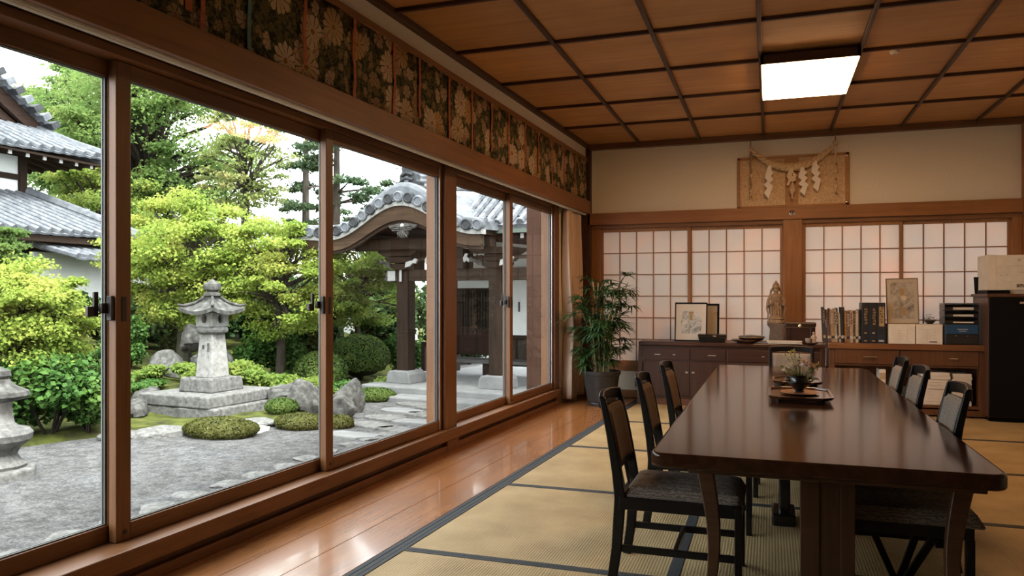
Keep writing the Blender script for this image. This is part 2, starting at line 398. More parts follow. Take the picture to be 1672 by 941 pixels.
def sash(idx, s0, s1, n0, left, right, latch=False, pull=True):
    """s0..s1 along the wall, n0 = centre of its track; left/right stile widths"""
    root = bpy.data.objects.new('window_%d' % idx, None); COL.objects.link(root); onwall(root)
    t = .024
    mb = MB()
    mb.box(n0-t, n0+t, s0, s0+left, .203, 2.552); mb.box(n0-t, n0+t, s1-right, s1, .203, 2.552)
    mb.build('stile', M_frame, root, bevel=.004)
    mb = MB(); mb.box(n0-t+.001, n0+t-.001, s0+left, s1-right, .203, .285); mb.box(n0-t+.001, n0+t-.001, s0+left, s1-right, 2.475, 2.552)
    mb.build('rail', M_framey, root, bevel=.004)
    mb = MB(); g = .012
    a, c, z0, z1 = s0+left, s1-right, .285, 2.475
    for x0, x1 in ((n0-.012, n0-.005), (n0+.005, n0+.012)):
        mb.box(x0, x1, a, a+g, z0, z1); mb.box(x0, x1, c-g, c, z0, z1); mb.box(x0, x1, a, c, z0, z0+g*.6); mb.box(x0, x1, a, c, z1-g*.6, z1)
    mb.build('glazing_bead', M_grey, root)
    MB().box(n0-.003, n0+.003, a, c, z0, z1).build('pane', M_glass, root)
    if latch is not None:   # weather strip on the meeting stile
        mb = MB(); mb.box(n0+t, n0+t+.006, s1-right+.012, s1-right+.030, .21, 2.55); mb.build('weather_strip', M_alu, root)
    if pull:
        mb = MB(); mb.box(n0+t-.001, n0+t+.004, s0+left*.36, s0+left*.70, 1.28, 1.40); mb.build('finger_pull', M_iron, root, bevel=.004)
        mb = MB(); mb.lathe([(.011, 0), (.011, .004), (.006, .006)], (0, 0, 0), 10); o = mb.build('screw', M_iron, root)
        o.location = (n0+t, s0+left*.6, .245); o.rotation_euler = (0, R(90), 0)
    if latch:
        mb = MB(); y = s0 - .012
        mb.cbox((n0+.0, y, 1.345), (.03, .018, .12)); mb.cbox((n0-.02, y-.02, 1.345), (.02, .04, .05)); mb.cbox((n0-.045, y-.045, 1.365), (.014, .024, .12)); mb.cbox((n0-.05, y-.075, 1.33), (.02, .03, .05))
        mb.build('crescent_latch', M_iron, root, bevel=.003)
    return root
sash(1, 1.19, 2.945, -.165, .07, .075, None, False)
sash(2, 2.865, 4.645, -.110, .085, .075, True)
sash(3, 4.515, 6.29, -.055, .085, .075, True)
sash(4, 6.53, 8.09, -.110, .06, .075, None, False)
sash(5, 7.985, 9.50, -.055, .085, .06, True)

# shoji: four panels, five columns by six rows
m, nt, out = nodes_of('shoji_paper')
v = coords(nt, (1, 1, 1)); f = noise(nt, v, 1.6, 2); r = ramp(nt, [(.35, (.70, .66, .62)), (.55, (.76, .68, .62)), (.7, (.82, .66, .58))]); nt.links.new(f, r.inputs[0])
df = nt.nodes.new('ShaderNodeBsdfDiffuse'); tl = nt.nodes.new('ShaderNodeBsdfTranslucent')
nt.links.new(r.outputs[0], df.inputs[0]); nt.links.new(r.outputs[0], tl.inputs[0])
mx = nt.nodes.new('ShaderNodeMixShader'); mx.inputs[0].default_value = .35
nt.links.new(df.outputs[0], mx.inputs[1]); nt.links.new(tl.outputs[0], mx.inputs[2]); nt.links.new(mx.outputs[0], out.inputs[0]); M_paper = m
M_lat = wood('shoji_lattice_wood', (.25, .115, .045), (.36, .17, .07), 'z', .5, 1)
for idx, (x0, x1, y) in enumerate([(-2.27, -1.02, 10.60), (-1.05, .17, 10.625), (.40, 1.58, 10.60), (1.545, 2.76, 10.625)]):
    root = struct(bpy.data.objects.new('window_%d' % (idx+6), None)); COL.objects.link(root)
    z0, z1, st = .44, 2.36, .042
    mb = MB(); mb.box(x0, x0+st, y-.015, y+.015, z0, z1); mb.box(x1-st, x1, y-.015, y+.015, z0, z1); mb.box(x0+st, x1-st, y-.014, y+.014, z1-.05, z1); mb.box(x0+st, x1-st, y-.014, y+.014, z0, z0+.07)
    mb.build('frame', M_lat, root, bevel=.003)
    mb = MB()
    for k in range(1, 5):
        xx = x0+st + (x1-x0-2*st)*k/5; mb.box(xx-.007, xx+.007, y-.012, y+.004, z0+.07, z1-.05)
    for k in range(1, 6):
        zz = z0+.07 + (z1-z0-.12)*k/6; mb.box(x0+st, x1-st, y-.011, y+.003, zz-.007, zz+.007)
    mb.build('lattice', M_lat, root)
    MB().box(x0+.02, x1-.02, y+.005, y+.007, z0+.02, z1-.02).build('paper', M_paper, root)
TONE = .40
# ------------------------------------------------------------------ garden ground
GZ = -.40
m, nt, out = nodes_of('grey_gravel'); b = pbsdf(nt, None, .9, 0, .3); v = coords(nt)
f1 = noise(nt, v, 38, 5, .85); f2 = noise(nt, v, 1.1, 4, .6); f3 = noise(nt, v, 9, 5, .7)
a1 = nt.nodes.new('ShaderNodeMath'); a1.operation = 'MULTIPLY_ADD'; nt.links.new(f1, a1.inputs[0]); a1.inputs[1].default_value = .5; 
a2 = nt.nodes.new('ShaderNodeMath'); a2.operation = 'MULTIPLY'; nt.links.new(f3, a2.inputs[0]); a2.inputs[1].default_value = .35; nt.links.new(a2.outputs[0], a1.inputs[2])
r = ramp(nt, [(.32, (.085, .087, .09)), (.42, (.23, .234, .24)), (.52, (.46, .462, .468))]); nt.links.new(a1.outputs[0], r.inputs[0])
r2 = ramp(nt, [(.35, (2.1, 2.08, 2.0)), (.65, (2.8, 2.8, 2.82))]); nt.links.new(f2, r2.inputs[0])
mx = nt.nodes.new('ShaderNodeMix'); mx.data_type = 'RGBA'; mx.blend_type = 'MULTIPLY'; mx.inputs['Factor'].default_value = 1; nt.links.new(r.outputs[0], mx.inputs['A']); nt.links.new(r2.outputs[0], mx.inputs['B'])
nt.links.new(mx.outputs['Result'], b.inputs['Base Color']); bump(nt, a1.outputs[0], b, 1.0, .03); nt.links.new(b.outputs[0], out.inputs[0]); M_gravel = m
struct(MB().box(-60, -2.9, -25, 60, GZ-.3, GZ).build('garden_ground', M_gravel))
struct(MB().box(-3.4, 12, 10.8, 40, GZ-.3, GZ+.005).build('garden_ground', M_gravel))
BED = [(-30, 1.5), (-12, 3.2), (-9.6, 5.2), (-8.5, 6.2), (-8.1, 7.4), (-7.5, 7.75), (-6.75, 8.5), (-6.3, 9.3), (-6.35, 10.6), (-6.9, 11.9), (-7.6, 13.3), (-8.3, 15.5), (-8.6, 30)]
def bed_dist(x, y):
    best = 1e9; sgn = 1
    for (x0, y0), (x1, y1) in zip(BED, BED[1:]):
        dx, dy = x1-x0, y1-y0; t = max(0, min(1, ((x-x0)*dx + (y-y0)*dy)/(dx*dx+dy*dy))); px, py = x0+t*dx-x, y0+t*dy-y; d = math.hypot(px, py)
        if d < best: best = d; sgn = 1 if dx*(y-y0) - dy*(x-x0) > 0 else -1
    return best*sgn
def ground(x, y):
    d = bed_dist(x, y)
    if d < 0: return GZ
    return GZ - .05 + .13*min(1, d/.35) + .85*(1-math.exp(-max(0, d-1.9)/3.0)) + .02*math.sin(x*5.1+y*1.7)*min(1, d) + .015*math.sin(y*7.3-x*2)*min(1, d)
M_moss = speckle('moss_and_soil', [(.30, (.06, .05, .03)), (.44, (.10, .115, .03)), (.56, (.17, .20, .04)), (.72, (.26, .24, .09))], 3.2, 7, .95, .8, .04)
xs_ = np.arange(-34, -5.5, .3); ys_ = np.arange(-2, 34, .3); vs = []; idx = {}; fs = []
H = {}
for i, x in enumerate(xs_):
    for j, y in enumerate(ys_): H[i, j] = bed_dist(x, y)
def vid(i, j):
    if (i, j) not in idx: idx[i, j] = len(vs); vs.append((xs_[i], ys_[j], ground(xs_[i], ys_[j]) if H[i, j] > 0 else GZ-.06))
    return idx[i, j]
for i in range(len(xs_)-1):
    for j in range(len(ys_)-1):
        if max(H[i, j], H[i+1, j], H[i, j+1], H[i+1, j+1]) > 0: fs.append((vid(i, j), vid(i+1, j), vid(i+1, j+1), vid(i, j+1)))
struct(MB().add(vs, fs).build('garden_ground', M_moss, None, True))

# ------------------------------------------------------------------ tiled temple roofs
M_tile = speckle('grey_roof_tile', [(.3, (.17, .19, .22)), (.55, (.30, .325, .36)), (.75, (.46, .485, .51))], 7, 5, .55, .15, .006)
M_tiledark = speckle('dark_roof_tile', [(.3, (.05, .055, .062)), (.7, (.12, .13, .14))], 9, 5, .6, .2, .006)
M_timber = wood('weathered_timber', (.035, .021, .014), (.085, .054, .037), 'z', .75, .8, bs=.15)
M_timberx = wood('weathered_timber_across', (.035, .021, .014), (.085, .054, .037), 'x', .75, .8, bs=.15)
M_timbergold = wood('weathered_bargeboard', (.07, .042, .026), (.17, .105, .06), 'x', .7, .5, bs=.12)
M_whitepaint = plain('white_painted_timber', (.85, .85, .82), .7)
M_whitewall = speckle('white_wall_plaster', [(.3, (1.75, 1.8, 1.8)), (.7, (1.95, 2.0, 2.0))], 3, 4, .9, .05, .003)
M_pale = plain('pale_patina_copper', (.27, .34, .29), .6)
M_concrete = speckle('pale_stone_paving', [(.3, (.34, .35, .35)), (.7, (.50, .51, .51))], 4, 6, .8, .15, .004)
M_granite = speckle('grey_granite', [(.3, (.17, .17, .162)), (.5, (.31, .31, .30)), (.7, (.47, .468, .45))], 16, 8, .85, .45, .008)
M_granitepale = speckle('pale_granite', [(.3, (.42, .415, .39)), (.5, (.64, .635, .61)), (.7, (.80, .795, .77))], 16, 8, .85, .4, .006)
M_granitedark = speckle('weathered_granite', [(.3, (.07, .07, .066)), (.5, (.17, .17, .16)), (.72, (.36, .36, .34))], 11, 8, .9, .6, .01)

def tile_field(p_eave, p_top, n, mat, parent, name='tile_roof', rad=.06, courses=10, thick=.06):
    """pan tiles between two 3-D polylines given as functions of u in 0..1; round rows run from eave to top, stepped in courses"""
    mb = MB()
    nu = n*2
    for c in range(courses):
        t0, t1 = c/courses, (c+1)/courses
        def q(u, t): return p_eave(u)*(1-t) + p_top(u)*t
        for i in range(n):
            u0, u1 = i/n, (i+1)/n
            a, b2, c2, d2 = q(u0, t0), q(u1, t0), q(u1, t1), q(u0, t1)
            nn = (b2-a).cross(d2-a).normalized(); nn = nn if nn.z > 0 else -nn
            lift = nn*.028
            sag = nn*(-.02)
            m0, m1 = (a+b2)/2 + sag, (d2+c2)/2 + sag
            mb.add([a+lift, m0+lift, b2+lift, c2, m1, d2, a-nn*.02, m0-nn*.02, b2-nn*.02], [(0,1,4,5), (1,2,3,4), (0,6,7,1), (1,7,8,2)])
    o = mb.build(name, mat, parent)
    mb = MB()
    for i in range(n+1):
        u = i/n; e, t = p_eave(u), p_top(u); pts, rr2 = [], []
        for c in range(courses):
            for f, k in ((c/courses + .001, 1.0), ((c+.92)/courses, .88)): pts.append(e*(1-f) + t*f + Vector((0, 0, rad*.55))); rr2.append(rad*k)
        mb.tube(pts, rr2, 7)
    mb.build('tile_rolls', mat, parent)
    return o

# ---- entrance porch with a curved gable (own axes: x to the right along its front, y away, z up)
PLOC = (-6.41, 12.72, 0); PROT = -R(8.86)
gt = thing('temple_gate', 'wooden temple porch with curved tiled gable roof seen through the right windows', 'gate', PLOC, PROT)
def bumpf(t):
    t = min(1, abs(t))
    return (.5 + .5*math.cos(PI*min(1, t/.66)))**1.15
def kz(u): 
    t = (u-.5)/2.4
    return 2.47 + .55*bumpf(t) + .05*max(0, abs(t)-.72)/.28
def ktop(u):
    t = (u-.5)/2.4
    return kz(u) + .16 + .13*bumpf(t*1.15)
U0, U1, V0, V1 = -1.9, 2.15, -.92, 2.4
mb = MB(); N = 70; vs = []; fs = []
for k in range(N+1):
    u = U0 + (U1-U0)*k/N
    for y, dz in ((V0+.06, 0), (V1, .12)):
        vs += [(u, y, ktop(u)+dz), (u, y, kz(u)+.03+dz)]
for k in range(N):
    a, c = 4*k, 4*k+4; fs += [(a, c, c+2, a+2), (a+1, a+3, c+3, c+1), (a, a+1, c+1, c), (a+2, c+2, c+3, a+3)]
fs += [(0, 2, 3, 1), (4*N, 4*N+1, 4*N+3, 4*N+2)]
mb.add(vs, fs); mb.build('roof', M_tile, gt, True, angle=50)
# edge roll, round end tiles and the scalloped course along the gable
cur = lambda u: Vector((u, 0, 0))
def along(z_off, y, n, u0=U0, u1=U1): return [Vector((u0+(u1-u0)*k/n, y, ktop(u0+(u1-u0)*k/n) + z_off)) for k in range(n+1)]
MB().tube(along(-.0, V0+.16, 60), .085, 8).build('gable_roll', M_tile, gt, True)
MB().tube(along(.01, V0+.42, 60), .05, 8).build('gable_roll', M_tile, gt, True)
L_ = 0; last = None; u = U0; k = 0
pts = []
while u < U1:
    p = Vector((u, V0, kz(u) + .07)); 
    if last is None or (p-last).length > .205: pts.append(p); last = p
    u += .01
for i, p in enumerate(pts):
    mb = MB(); mb.lathe([(.075, -.10), (.098, -.02), (.098, .06), (.075, .075), (.06, .06), (.0, .06)], (0, 0, 0), 14)
    o = mb.build('end_tile', M_tiledark if i % 2 else M_tile, gt, True); o.location = (p.x, p.y+.04, p.z + .035); o.rotation_euler = (R(90), 0, 0)
for i in range(len(pts)-1):
    a, c = pts[i], pts[i+1]; mid = (a+c)/2
    mb = MB(); d = c-a; ang = math.atan2(d.z, d.x)
    mb.prism([(-.10, .07), (-.06, .0), (0, -.03), (.06, .0), (.10, .07)], (0, 0, 0), (1,0,0), (0,0,1), (0, .12, 0))
    o = mb.build('pan_tile', M_tile, gt); o.location = (mid.x, mid.y - .01, mid.z); o.rotation_euler = (0, -ang, 0)
# bargeboard: pale cap strip, broad curved board, inner strip
def band(z0f, z1f, y0, y1, mat, name, u0=-1.62, u1=2.1):
    N = 60; vs = []; fs = []
    for k in range(N+1):
        u = u0 + (u1-u0)*k/N; vs += [(u, y0, z1f(u)), (u, y0, z0f(u)), (u, y1, z1f(u)), (u, y1, z0f(u))]
    for k in range(N):
        a, c = 4*k, 4*k+4; fs += [(a, a+1, c+1, c), (a+2, c+2, c+3, a+3), (a, c, c+2, a+2), (a+1, a+3, c+3, c+1)]
    fs += [(0, 2, 3, 1), (4*N, 4*N+1, 4*N+3, 4*N+2)]
    return MB().add(vs, fs).build(name, mat, gt, True, angle=40)
band(lambda u: kz(u)-.045, lambda u: kz(u)+.035, V0+.02, V0+.16, M_granitepale, 'cap_strip', -1.9, 2.15)
band(lambda u: kz(u)-.235-.06*bumpf((u-.5)/2.4), lambda u: kz(u)-.045, V0+.06, V0+.15, M_timbergold, 'bargeboard')
band(lambda u: kz(u)-.29-.07*bumpf((u-.5)/2.4), lambda u: kz(u)-.2-.06*bumpf((u-.5)/2.4), V0+.10, V0+.17, M_timberx, 'bargeboard_edge')
band(lambda u: kz(u)-.03, lambda u: kz(u)+.03, V0+.1, V1, M_timberx, 'soffit')
for k in range(14):
    u = -1.55 + k*.262; mb = MB(); mb.bar((u, V0+.2, kz(u)-.10), (u, V1, kz(u)-.04), .06, .075); mb.build('rafter', M_timberx, gt)
# carved pendant under the gable
M_carv = speckle('carved_grey_wood', [(.35, (.04, .036, .032)), (.6, (.20, .19, .175))], 18, 5, .8, .8, .02)
pend = [(-.31, .13), (-.22, .145), (-.12, .165), (0, .175), (.12, .165), (.22, .145), (.31, .13), (.26, .075), (.17, .06), (.11, .055), (.13, .0), (.09, -.055), (.03, -.085), (-.03, -.085), (-.09, -.055), (-.13, .0), (-.11, .055), (-.17, .06), (-.26, .075)]
mb = MB(); mb.prism(pend, (.56, V0+.05, 2.50), (1,0,0), (0,0,1), (0, .05, 0)); pe = mb.build('carved_pendant', M_carv, gt, bevel=.012)
o = MB().ball((.56, V0+.04, 2.625), .036, 8).build('boss', M_whitepaint, pe, True)
for s in (-1, 1):
    for k in range(3): MB().tube([(.56+s*.06, V0+.045, 2.60-k*.03), (.56+s*(.15+.03*k), V0+.035, 2.62-k*.035), (.56+s*(.25-.05*k), V0+.045, 2.60-k*.045)], [.014, .012, .006], 6).build('carved_scroll', M_carv, pe, True)
for k in range(5): MB().tube([(.56, V0+.045, 2.55), (.56+(k-2)*.035, V0+.035, 2.47), (.56+(k-2)*.05, V0+.05, 2.425)], [.01, .014, .008], 6).build('carved_petal', M_carv, pe, True)
# ridge end ornament
og = [(-.30, 0), (-.34, .06), (-.25, .09), (-.27, .17), (-.18, .19), (-.17, .30), (-.12, .36), (-.14, .43), (-.05, .48), (0, .56), (.05, .48), (.14, .43), (.12, .36), (.17, .30), (.18, .19), (.27, .17), (.25, .09), (.34, .06), (.30, 0)]
mb = MB(); mb.prism(og, (.52, V0+.25, 3.24), (1,0,0), (0,0,1), (0, .16, 0)); on = mb.build('ridge_ornament', M_tiledark, gt, bevel=.02)
for z in (3.34, 3.44, 3.53): MB().tube([(.40, V0+.24, z), (.52, V0+.21, z+.03), (.64, V0+.24, z)], .028, 7).build('ornament_band', M_tiledark, on, True)
MB().lathe([(.05, 0), (.06, .03), (.02, .04)], (0, 0, 0), 12).build('ornament_boss', M_tile, on, True).matrix_local = Matrix.Translation((.52, V0+.25, 3.45)) @ Matrix.Rotation(R(90), 4, 'X')
for k in range(4):
    MB().tube([(.52, V0+.35, 3.36+.085*k), (.75, .9, 3.48+.085*k), (1.1, V1+.3, 3.62+.085*k)], .06, 8).build('ridge_course', M_tile, gt, True)
# posts on plinth stones, beams, brackets
for u, nm in ((.015, 'a'), (1.965, 'b')):
    MB().box(u-.125, u+.125, -.125, .125, .04, 1.92).build('post', M_timber, gt, bevel=.012)
    mb = MB(); mb.prism([(-.27, -.19), (.27, -.19), (.25, -.02), (.20, .045), (-.20, .045), (-.25, -.02)], (u, -.26, 0), (1,0,0), (0,0,1), (0, .52, 0)); mb.build('plinth_stone', M_concrete, gt, bevel=.02)
    mb = MB()
    for k, (w, z) in enumerate(((.20, 1.90), (.30, 2.02), (.42, 2.14))):
        mb.prism([(-w*.7, 0), (w*.7, 0), (w, .07), (w, .11), (-w, .11), (-w, .07)], (u, -.22-.04*k, z), (1,0,0), (0,0,1), (0, .44+.08*k, 0))
    mb.build('bracket_set', M_timberx, gt, bevel=.008)
    for s in (-1, 1):
        sc_ = [(.0, 0), (.10, .02), (.17, .08), (.24, .07), (.28, .14), (.22, .17), (.17, .13), (.10, .12), (.02, .10)]
        MB().prism([(s*x, z) for x, z in sc_], (u+s*.16, -.27, 1.93), (1,0,0), (0,0,1), (0, .05, 0)).build('carved_scroll', M_whitepaint if s > 0 else M_carv, gt, bevel=.006)
mb = MB(); mb.box(-.30, 5.2, -.10, .10, 1.69, 1.90); mb.build('tie_beam', M_timberx, gt, bevel=.01)
mb = MB(); mb.prism([(-.40, .02), (-.34, .20), (-.13, .20), (-.10, 0), (-.25, -.02)], (0, -.125, 1.69), (1,0,0), (0,0,1), (0, .25, 0)); mb.build('beam_nose', M_carv, gt, bevel=.01)
MB().box(-.31, -.14, -.13, -.118, 1.70, 1.88).build('pale_plate', M_whitepaint, gt)
MB().box(-.02, .03, -.165, -.15, 1.68, 1.92).build('pale_plate', M_whitepaint, gt)
mb = MB(); mb.box(-.90, 2.05, -.42, -.22, 2.25, 2.46); mb.build('eave_beam', M_timberx, gt, bevel=.01)
for u0, u1 in ((-.97, -.83), (1.78, 1.93)): MB().box(u0, u1, -.445, -.43, 2.26, 2.45).build('white_beam_end', M_whitepaint, gt)
for k in range(3): MB().box(.15+k*.52, .33+k*.52, -.20, .16, 1.90, 2.25).build('strut', M_timber, gt, bevel=.006)
for x, z in ((.62, 2.08), (1.42, 2.10), (1.72, 2.2)):
    MB().prism([(0, 0), (.05, .03), (.10, .0), (.12, .06), (.06, .10), (.09, .15), (.03, .16), (-.02, .08)], (x, -.26, z-.1), (1,0,0), (0,0,1), (0, .03, 0)).build('white_carving', M_whitepaint, gt, bevel=.004)
MB().box(-.0, 5.2, -.19, -.12, 2.05, 2.11).build('bracket_tie', M_timberx, gt)
# right hand main roof with its eave, gutter and rafters
Ve, Vt = -.35, 3.4
pe_ = lambda u: Vector((1.25 + 4.6*u, Ve + (0 if u > .16 else (.16-u)*2.0), 2.60 + (.16-u)*.7*(u < .16)))
pt_ = lambda u: Vector((.75 + 5.1*u, Vt, 4.75))
tile_field(pe_, pt_, 21, M_tile, gt, 'main_roof', .07, 12)
mb = MB(); mb.box(1.7, 5.85, Ve+.02, Ve+.12, 2.475, 2.545); mb.build('eave_board', M_pale, gt)
mb = MB(); mb.box(1.3, 5.8, Ve+.14, Vt, 2.50, 2.54); mb.build('soffit', M_timberx, gt)
for k in range(12):
    u = 1.9 + .33*k; rf = MB().box(u-.035, u+.035, Ve+.10, .1, 2.38, 2.47).build('rafter', M_timberx, gt); MB().box(u-.03, u+.03, Ve+.085, Ve+.10, 2.385, 2.465).build('rafter_end', M_whitepaint, rf)
# porch wall with lattice doors, white wall, wainscot and bench
VW = 2.0
dr = MB(); dr.box(-.10, .80, VW-.05, VW+.05, 1.53, 1.58); dr.box(-.10, .80, VW-.05, VW+.05, .70, .79); dr.box(-.10, -.04, VW-.05, VW+.05, .2, 1.58); dr.box(.33, .39, VW-.05, VW+.05, .2, 1.58); dr.box(.74, .80, VW-.05, VW+.05, .2, 1.58); dr.box(-.1, .8, VW-.05, VW+.05, .2, .27)
dd2 = dr.build('lattice_door', M_timber, gt, bevel=.005)
mb = MB()
for k in range(13): x = -.04 + .068*k; mb.box(x-.008, x+.008, VW-.02, VW+.01, .79, 1.53)
for k in range(6): z = .86 + .115*k; mb.box(-.04, .76, VW-.015, VW+.015, z-.007, z+.007)
mb.build('lattice', M_timber, dd2)
MB().box(-.06, .76, VW+.015, VW+.03, .25, 1.55).build('dark_screen', speckle('dim_glass', [(.3, (.02,.026,.022)), (.7, (.07,.085,.075))], 2.5, 3, .3, 0), dd2)
MB().box(-.05, .77, VW-.03, VW+.012, .27, .70).build('lower_panel', wood('reddish_panel', (.055,.026,.02), (.10,.05,.036), 'z', .7, 2), dd2)
lk = MB(); lk.tube([(.36, VW-.07, 1.05), (.35, VW-.08, .85), (.37, VW-.07, .62)], .015, 6); lk.cbox((.36, VW-.075, .78), (.16, .03, .05)); lk.build('door_bolt', speckle('rusty_iron', [(.3,(.10,.05,.03)),(.7,(.2,.11,.06))], 20, 3, .6, 0), dd2)
MB().box(-.12, 4.9, VW-.02, VW+.08, 1.58, 1.78).build('upper_white_wall', M_whitewall, gt)
MB().box(-.16, 4.9, VW-.06, VW+.10, 1.78, 1.98).build('lintel_beam', M_timberx, gt, bevel=.008)
MB().box(-.12, 4.9, VW, VW+.08, 1.98, 2.55).build('gable_wall', M_whitewall, gt)
for u in (-.17, .86, 2.6): MB().box(u-.08, u+.08, VW-.09, VW+.10, -.15, 2.4).build('wall_post', M_timber, gt, bevel=.008)
MB().box(.94, 4.9, VW-.01, VW+.08, .62, 1.78).build('white_wall', M_whitewall, gt)
wp = MB().box(.94, 4.9, VW-.015, VW+.08, .0, .55).build('wainscot', wood('grey_boards', (.07,.055,.045), (.15,.12,.10), 'z', .8, 2), gt)
for k in range(14): MB().box(1.0+.28*k, 1.04+.28*k, VW-.04, VW-.015, .0, .55).build('batten', M_timber, wp)
MB().box(.92, 4.9, VW-.06, VW+.03, .55, .63).build('rail', M_timberx, gt, bevel=.006)
MB().box(1.35, 1.375, VW-.045, VW-.01, 1.10, 1.30).build('door_pull', M_iron, gt)
MB().box(-.4, 4.9, VW-.55, VW-.02, .08, .15).build('veranda_board', speckle('grey_weathered_board', [(.3, (.16,.155,.15)), (.7, (.27,.265,.26))], 6, 4, .8, .2, .004, (1, 6, 6)), gt, bevel=.006)
for u in (-.2, .85, 1.9, 3.0): MB().box(u-.06, u+.06, VW-.5, VW-.38, -.18, .08).build('veranda_leg', M_timber, gt)
mb = MB(); mb.box(-.95, -.2, VW-.1, VW, .36, .44); mb.box(-.95, -.86, VW-.1, VW, -.18, .36); mb.build('side_rail', M_timberx, gt, bevel=.006)
MB().box(-.55, 5.2, -.62, 4.0, GZ-.2, -.185).build('stone_platform', M_concrete, gt, bevel=.03)
MB().box(.35, 2.75, -1.05, -.62, GZ-.2, -.30).build('stone_step', M_concrete, gt, bevel=.03)
# outer veranda post of this house
ep = thing('timber_post', 'reddish brown square timber post standing outside the last window pane', 'post', (-3.40, 11.22, GZ), PROT)
M_redt = wood('reddish_timber', (.11, .05, .032), (.20, .095, .06), 'z', .6, .8)
MB().box(-.125, .125, -.12, .12, .08, 3.7).build('shaft', M_redt, ep, bevel=.012)
MB().box(-.19, .19, -.19, .19, 0, .09).build('base_stone', M_concrete, ep, bevel=.02)

# ---- two tier temple hall at far left
th_ = thing('temple_hall', 'two tiered tiled temple hall behind the garden at far left', 'building', (-18, 14.3, 0))
O_ = Vector((-18, 14.3, 0))
W = lambda x, y, z: Vector((x, y, z)) - O_
# walls
MB().box(-8, 0, -14, 0, GZ, 5.3).build('wall', M_whitewall, th_)
for y in (0, -1.7, -3.4, -5.1, -6.8): MB().box(-.05, .09, y-.14, y+.05, 2.4, 5.25).build('wall_post', M_timber, th_)
for z in (3.95, 4.42, 5.02): MB().box(-.03, .07, -14, .0, z-.07, z+.07).build('wall_rail', M_timberx, th_)
wd = wood('hall_boards', (.06,.035,.026), (.13,.08,.06), 'y', .75, 1)
MB().box(-.02, .05, -14, 0, 3.5, 3.95).build('board_band', wd, th_)
MB().box(.05, .062, -1.1, -.7, 4.02, 4.14).build('notice_paper', M_whitepaint, th_)
# upper roof
ue = lambda u: W(-16.7, 2.0 + 13.6*u, 4.93 + .12*max(0, u-.8)/.2)
ut = lambda u: W(-18.25, 3.0 + 11.85*u, 5.74)
tile_field(ue, ut, 44, M_tile, th_, 'upper_roof', .09, 7)
MB().tube([W(-16.6, 15.68, 5.12), W(-17.4, 15.25, 5.42), W(-18.25, 14.86, 5.80)], .13, 8).build('hip_ridge', M_tile, th_, True)
MB().add([W(-16.7,15.6,4.95), W(-18.25,14.85,5.74), W(-24,14.85,5.74), W(-24,15.6,4.95)], [(0,1,2,3)]).build('side_roof', M_tile, th_, solid=.08)
mb = MB(); mb.add([W(-16.75, 2, 4.86), W(-16.75, 15.55, 4.86), W(-18, 14.3, 5.25), W(-18, 2, 5.25), W(-22, 15.55, 4.86), W(-22, 14.3, 5.25)], [(0,1,2,3), (1,4,5,2)]); mb.build('soffit', M_timberx, th_, solid=.05)
for k in range(24):
    y = 15.3 - .45*k; fan = max(0, (y-14.2)); rf = MB(); rf.bar(W(-18.1, min(y, 14.2 + fan*.2), 5.16), W(-16.85, y, 4.80), .09, .10); rf = rf.build('rafter', M_timberx, th_); MB().cbox(W(-16.84, y, 4.80), (.03, .085, .095)).build('rafter_end', M_whitepaint, rf)
for k in range(10):
    x = -17.2 - .45*k; rf = MB(); rf.bar(W(x, 14.25, 5.14), W(x+.3, 15.45, 4.80), .09, .10); rf.build('rafter', M_timberx, th_)
# gable over the upper roof
gab = [(14.85, 5.72), (11.2, 8.15), (7.5, 5.72)]
MB().prism([(y-14.3, z) for y, z in gab], (-.45, 0, 0), (0,1,0), (0,0,1), (-.1, 0, 0)).build('gable_wall', M_timber, th_)
for s, (a, c) in ((1, (gab[0], gab[1])), (-1, (gab[2], gab[1]))):
    mb = MB(); mb.bar(W(-18.2, a[0]+s*.1, a[1]-.02), W(-18.2, c[0], c[1]+.0), .12, .32, (0, 0, 1)); mb.build('bargeboard', wd, th_)
    mb = MB(); mb.bar(W(-18.35, a[0]-s*.25, a[1]-.12), W(-18.35, c[0], c[1]-.42), .10, .2, (0, 0, 1)); mb.build('inner_board', wd, th_)
    ge = lambda u, a=a, c=c, s=s: W(-18.0, a[0]+s*.35, a[1]+.10)*(1-u) + W(-18.0, c[0], c[1]+.32)*u
    gt2 = lambda u, a=a, c=c, s=s: W(-24, a[0]+s*.35, a[1]+.10)*(1-u) + W(-24, c[0], c[1]+.32)*u
    mb = MB(); mb.add([ge(0), ge(1), gt2(1), gt2(0)], [(0,1,2,3)]); mb.build('gable_roof', M_tile, th_, solid=.12)
    for k in range(16):
        u = (k+.5)/16; p = ge(u); MB().cbox(p + Vector((.06, 0, .02)), (.3, .24, .16), (R(s*33), 0, 0)).build('verge_tile', M_tile if k % 2 else M_tiledark, th_)
# lower roof
le = lambda u: W(-15.5, 2.0 + 13.3*u, 2.84 + .06*max(0, u-.85)/.15)
lt_ = lambda u: W(-18.0, 2.0 + 12.35*u, 3.98)
tile_field(le, lt_, 46, M_tile, th_, 'lower_roof', .09, 9)
MB().tube([W(-15.4, 15.4, 2.98), W(-16.6, 14.95, 3.5), W(-18, 14.4, 4.08)], .14, 8).build('hip_ridge', M_tile, th_, True)
MB().add([W(-15.5,15.3,2.86), W(-18,14.35,3.98), W(-24,14.35,3.98), W(-24,15.3,2.86)], [(0,1,2,3)]).build('side_roof', M_tile, th_, solid=.08)
MB().box(1.7, 1.85, -1.2, 2.3, GZ, 2.45).build('pent_wall', M_whitewall, th_)
MB().box(.5, 2.42, -14, .9, 2.66, 2.80).build('eave_beam', M_timberx, th_)
MB().box(0, 1.0, -14, .6, GZ, 2.75).build('lower_wall', M_whitewall, th_)
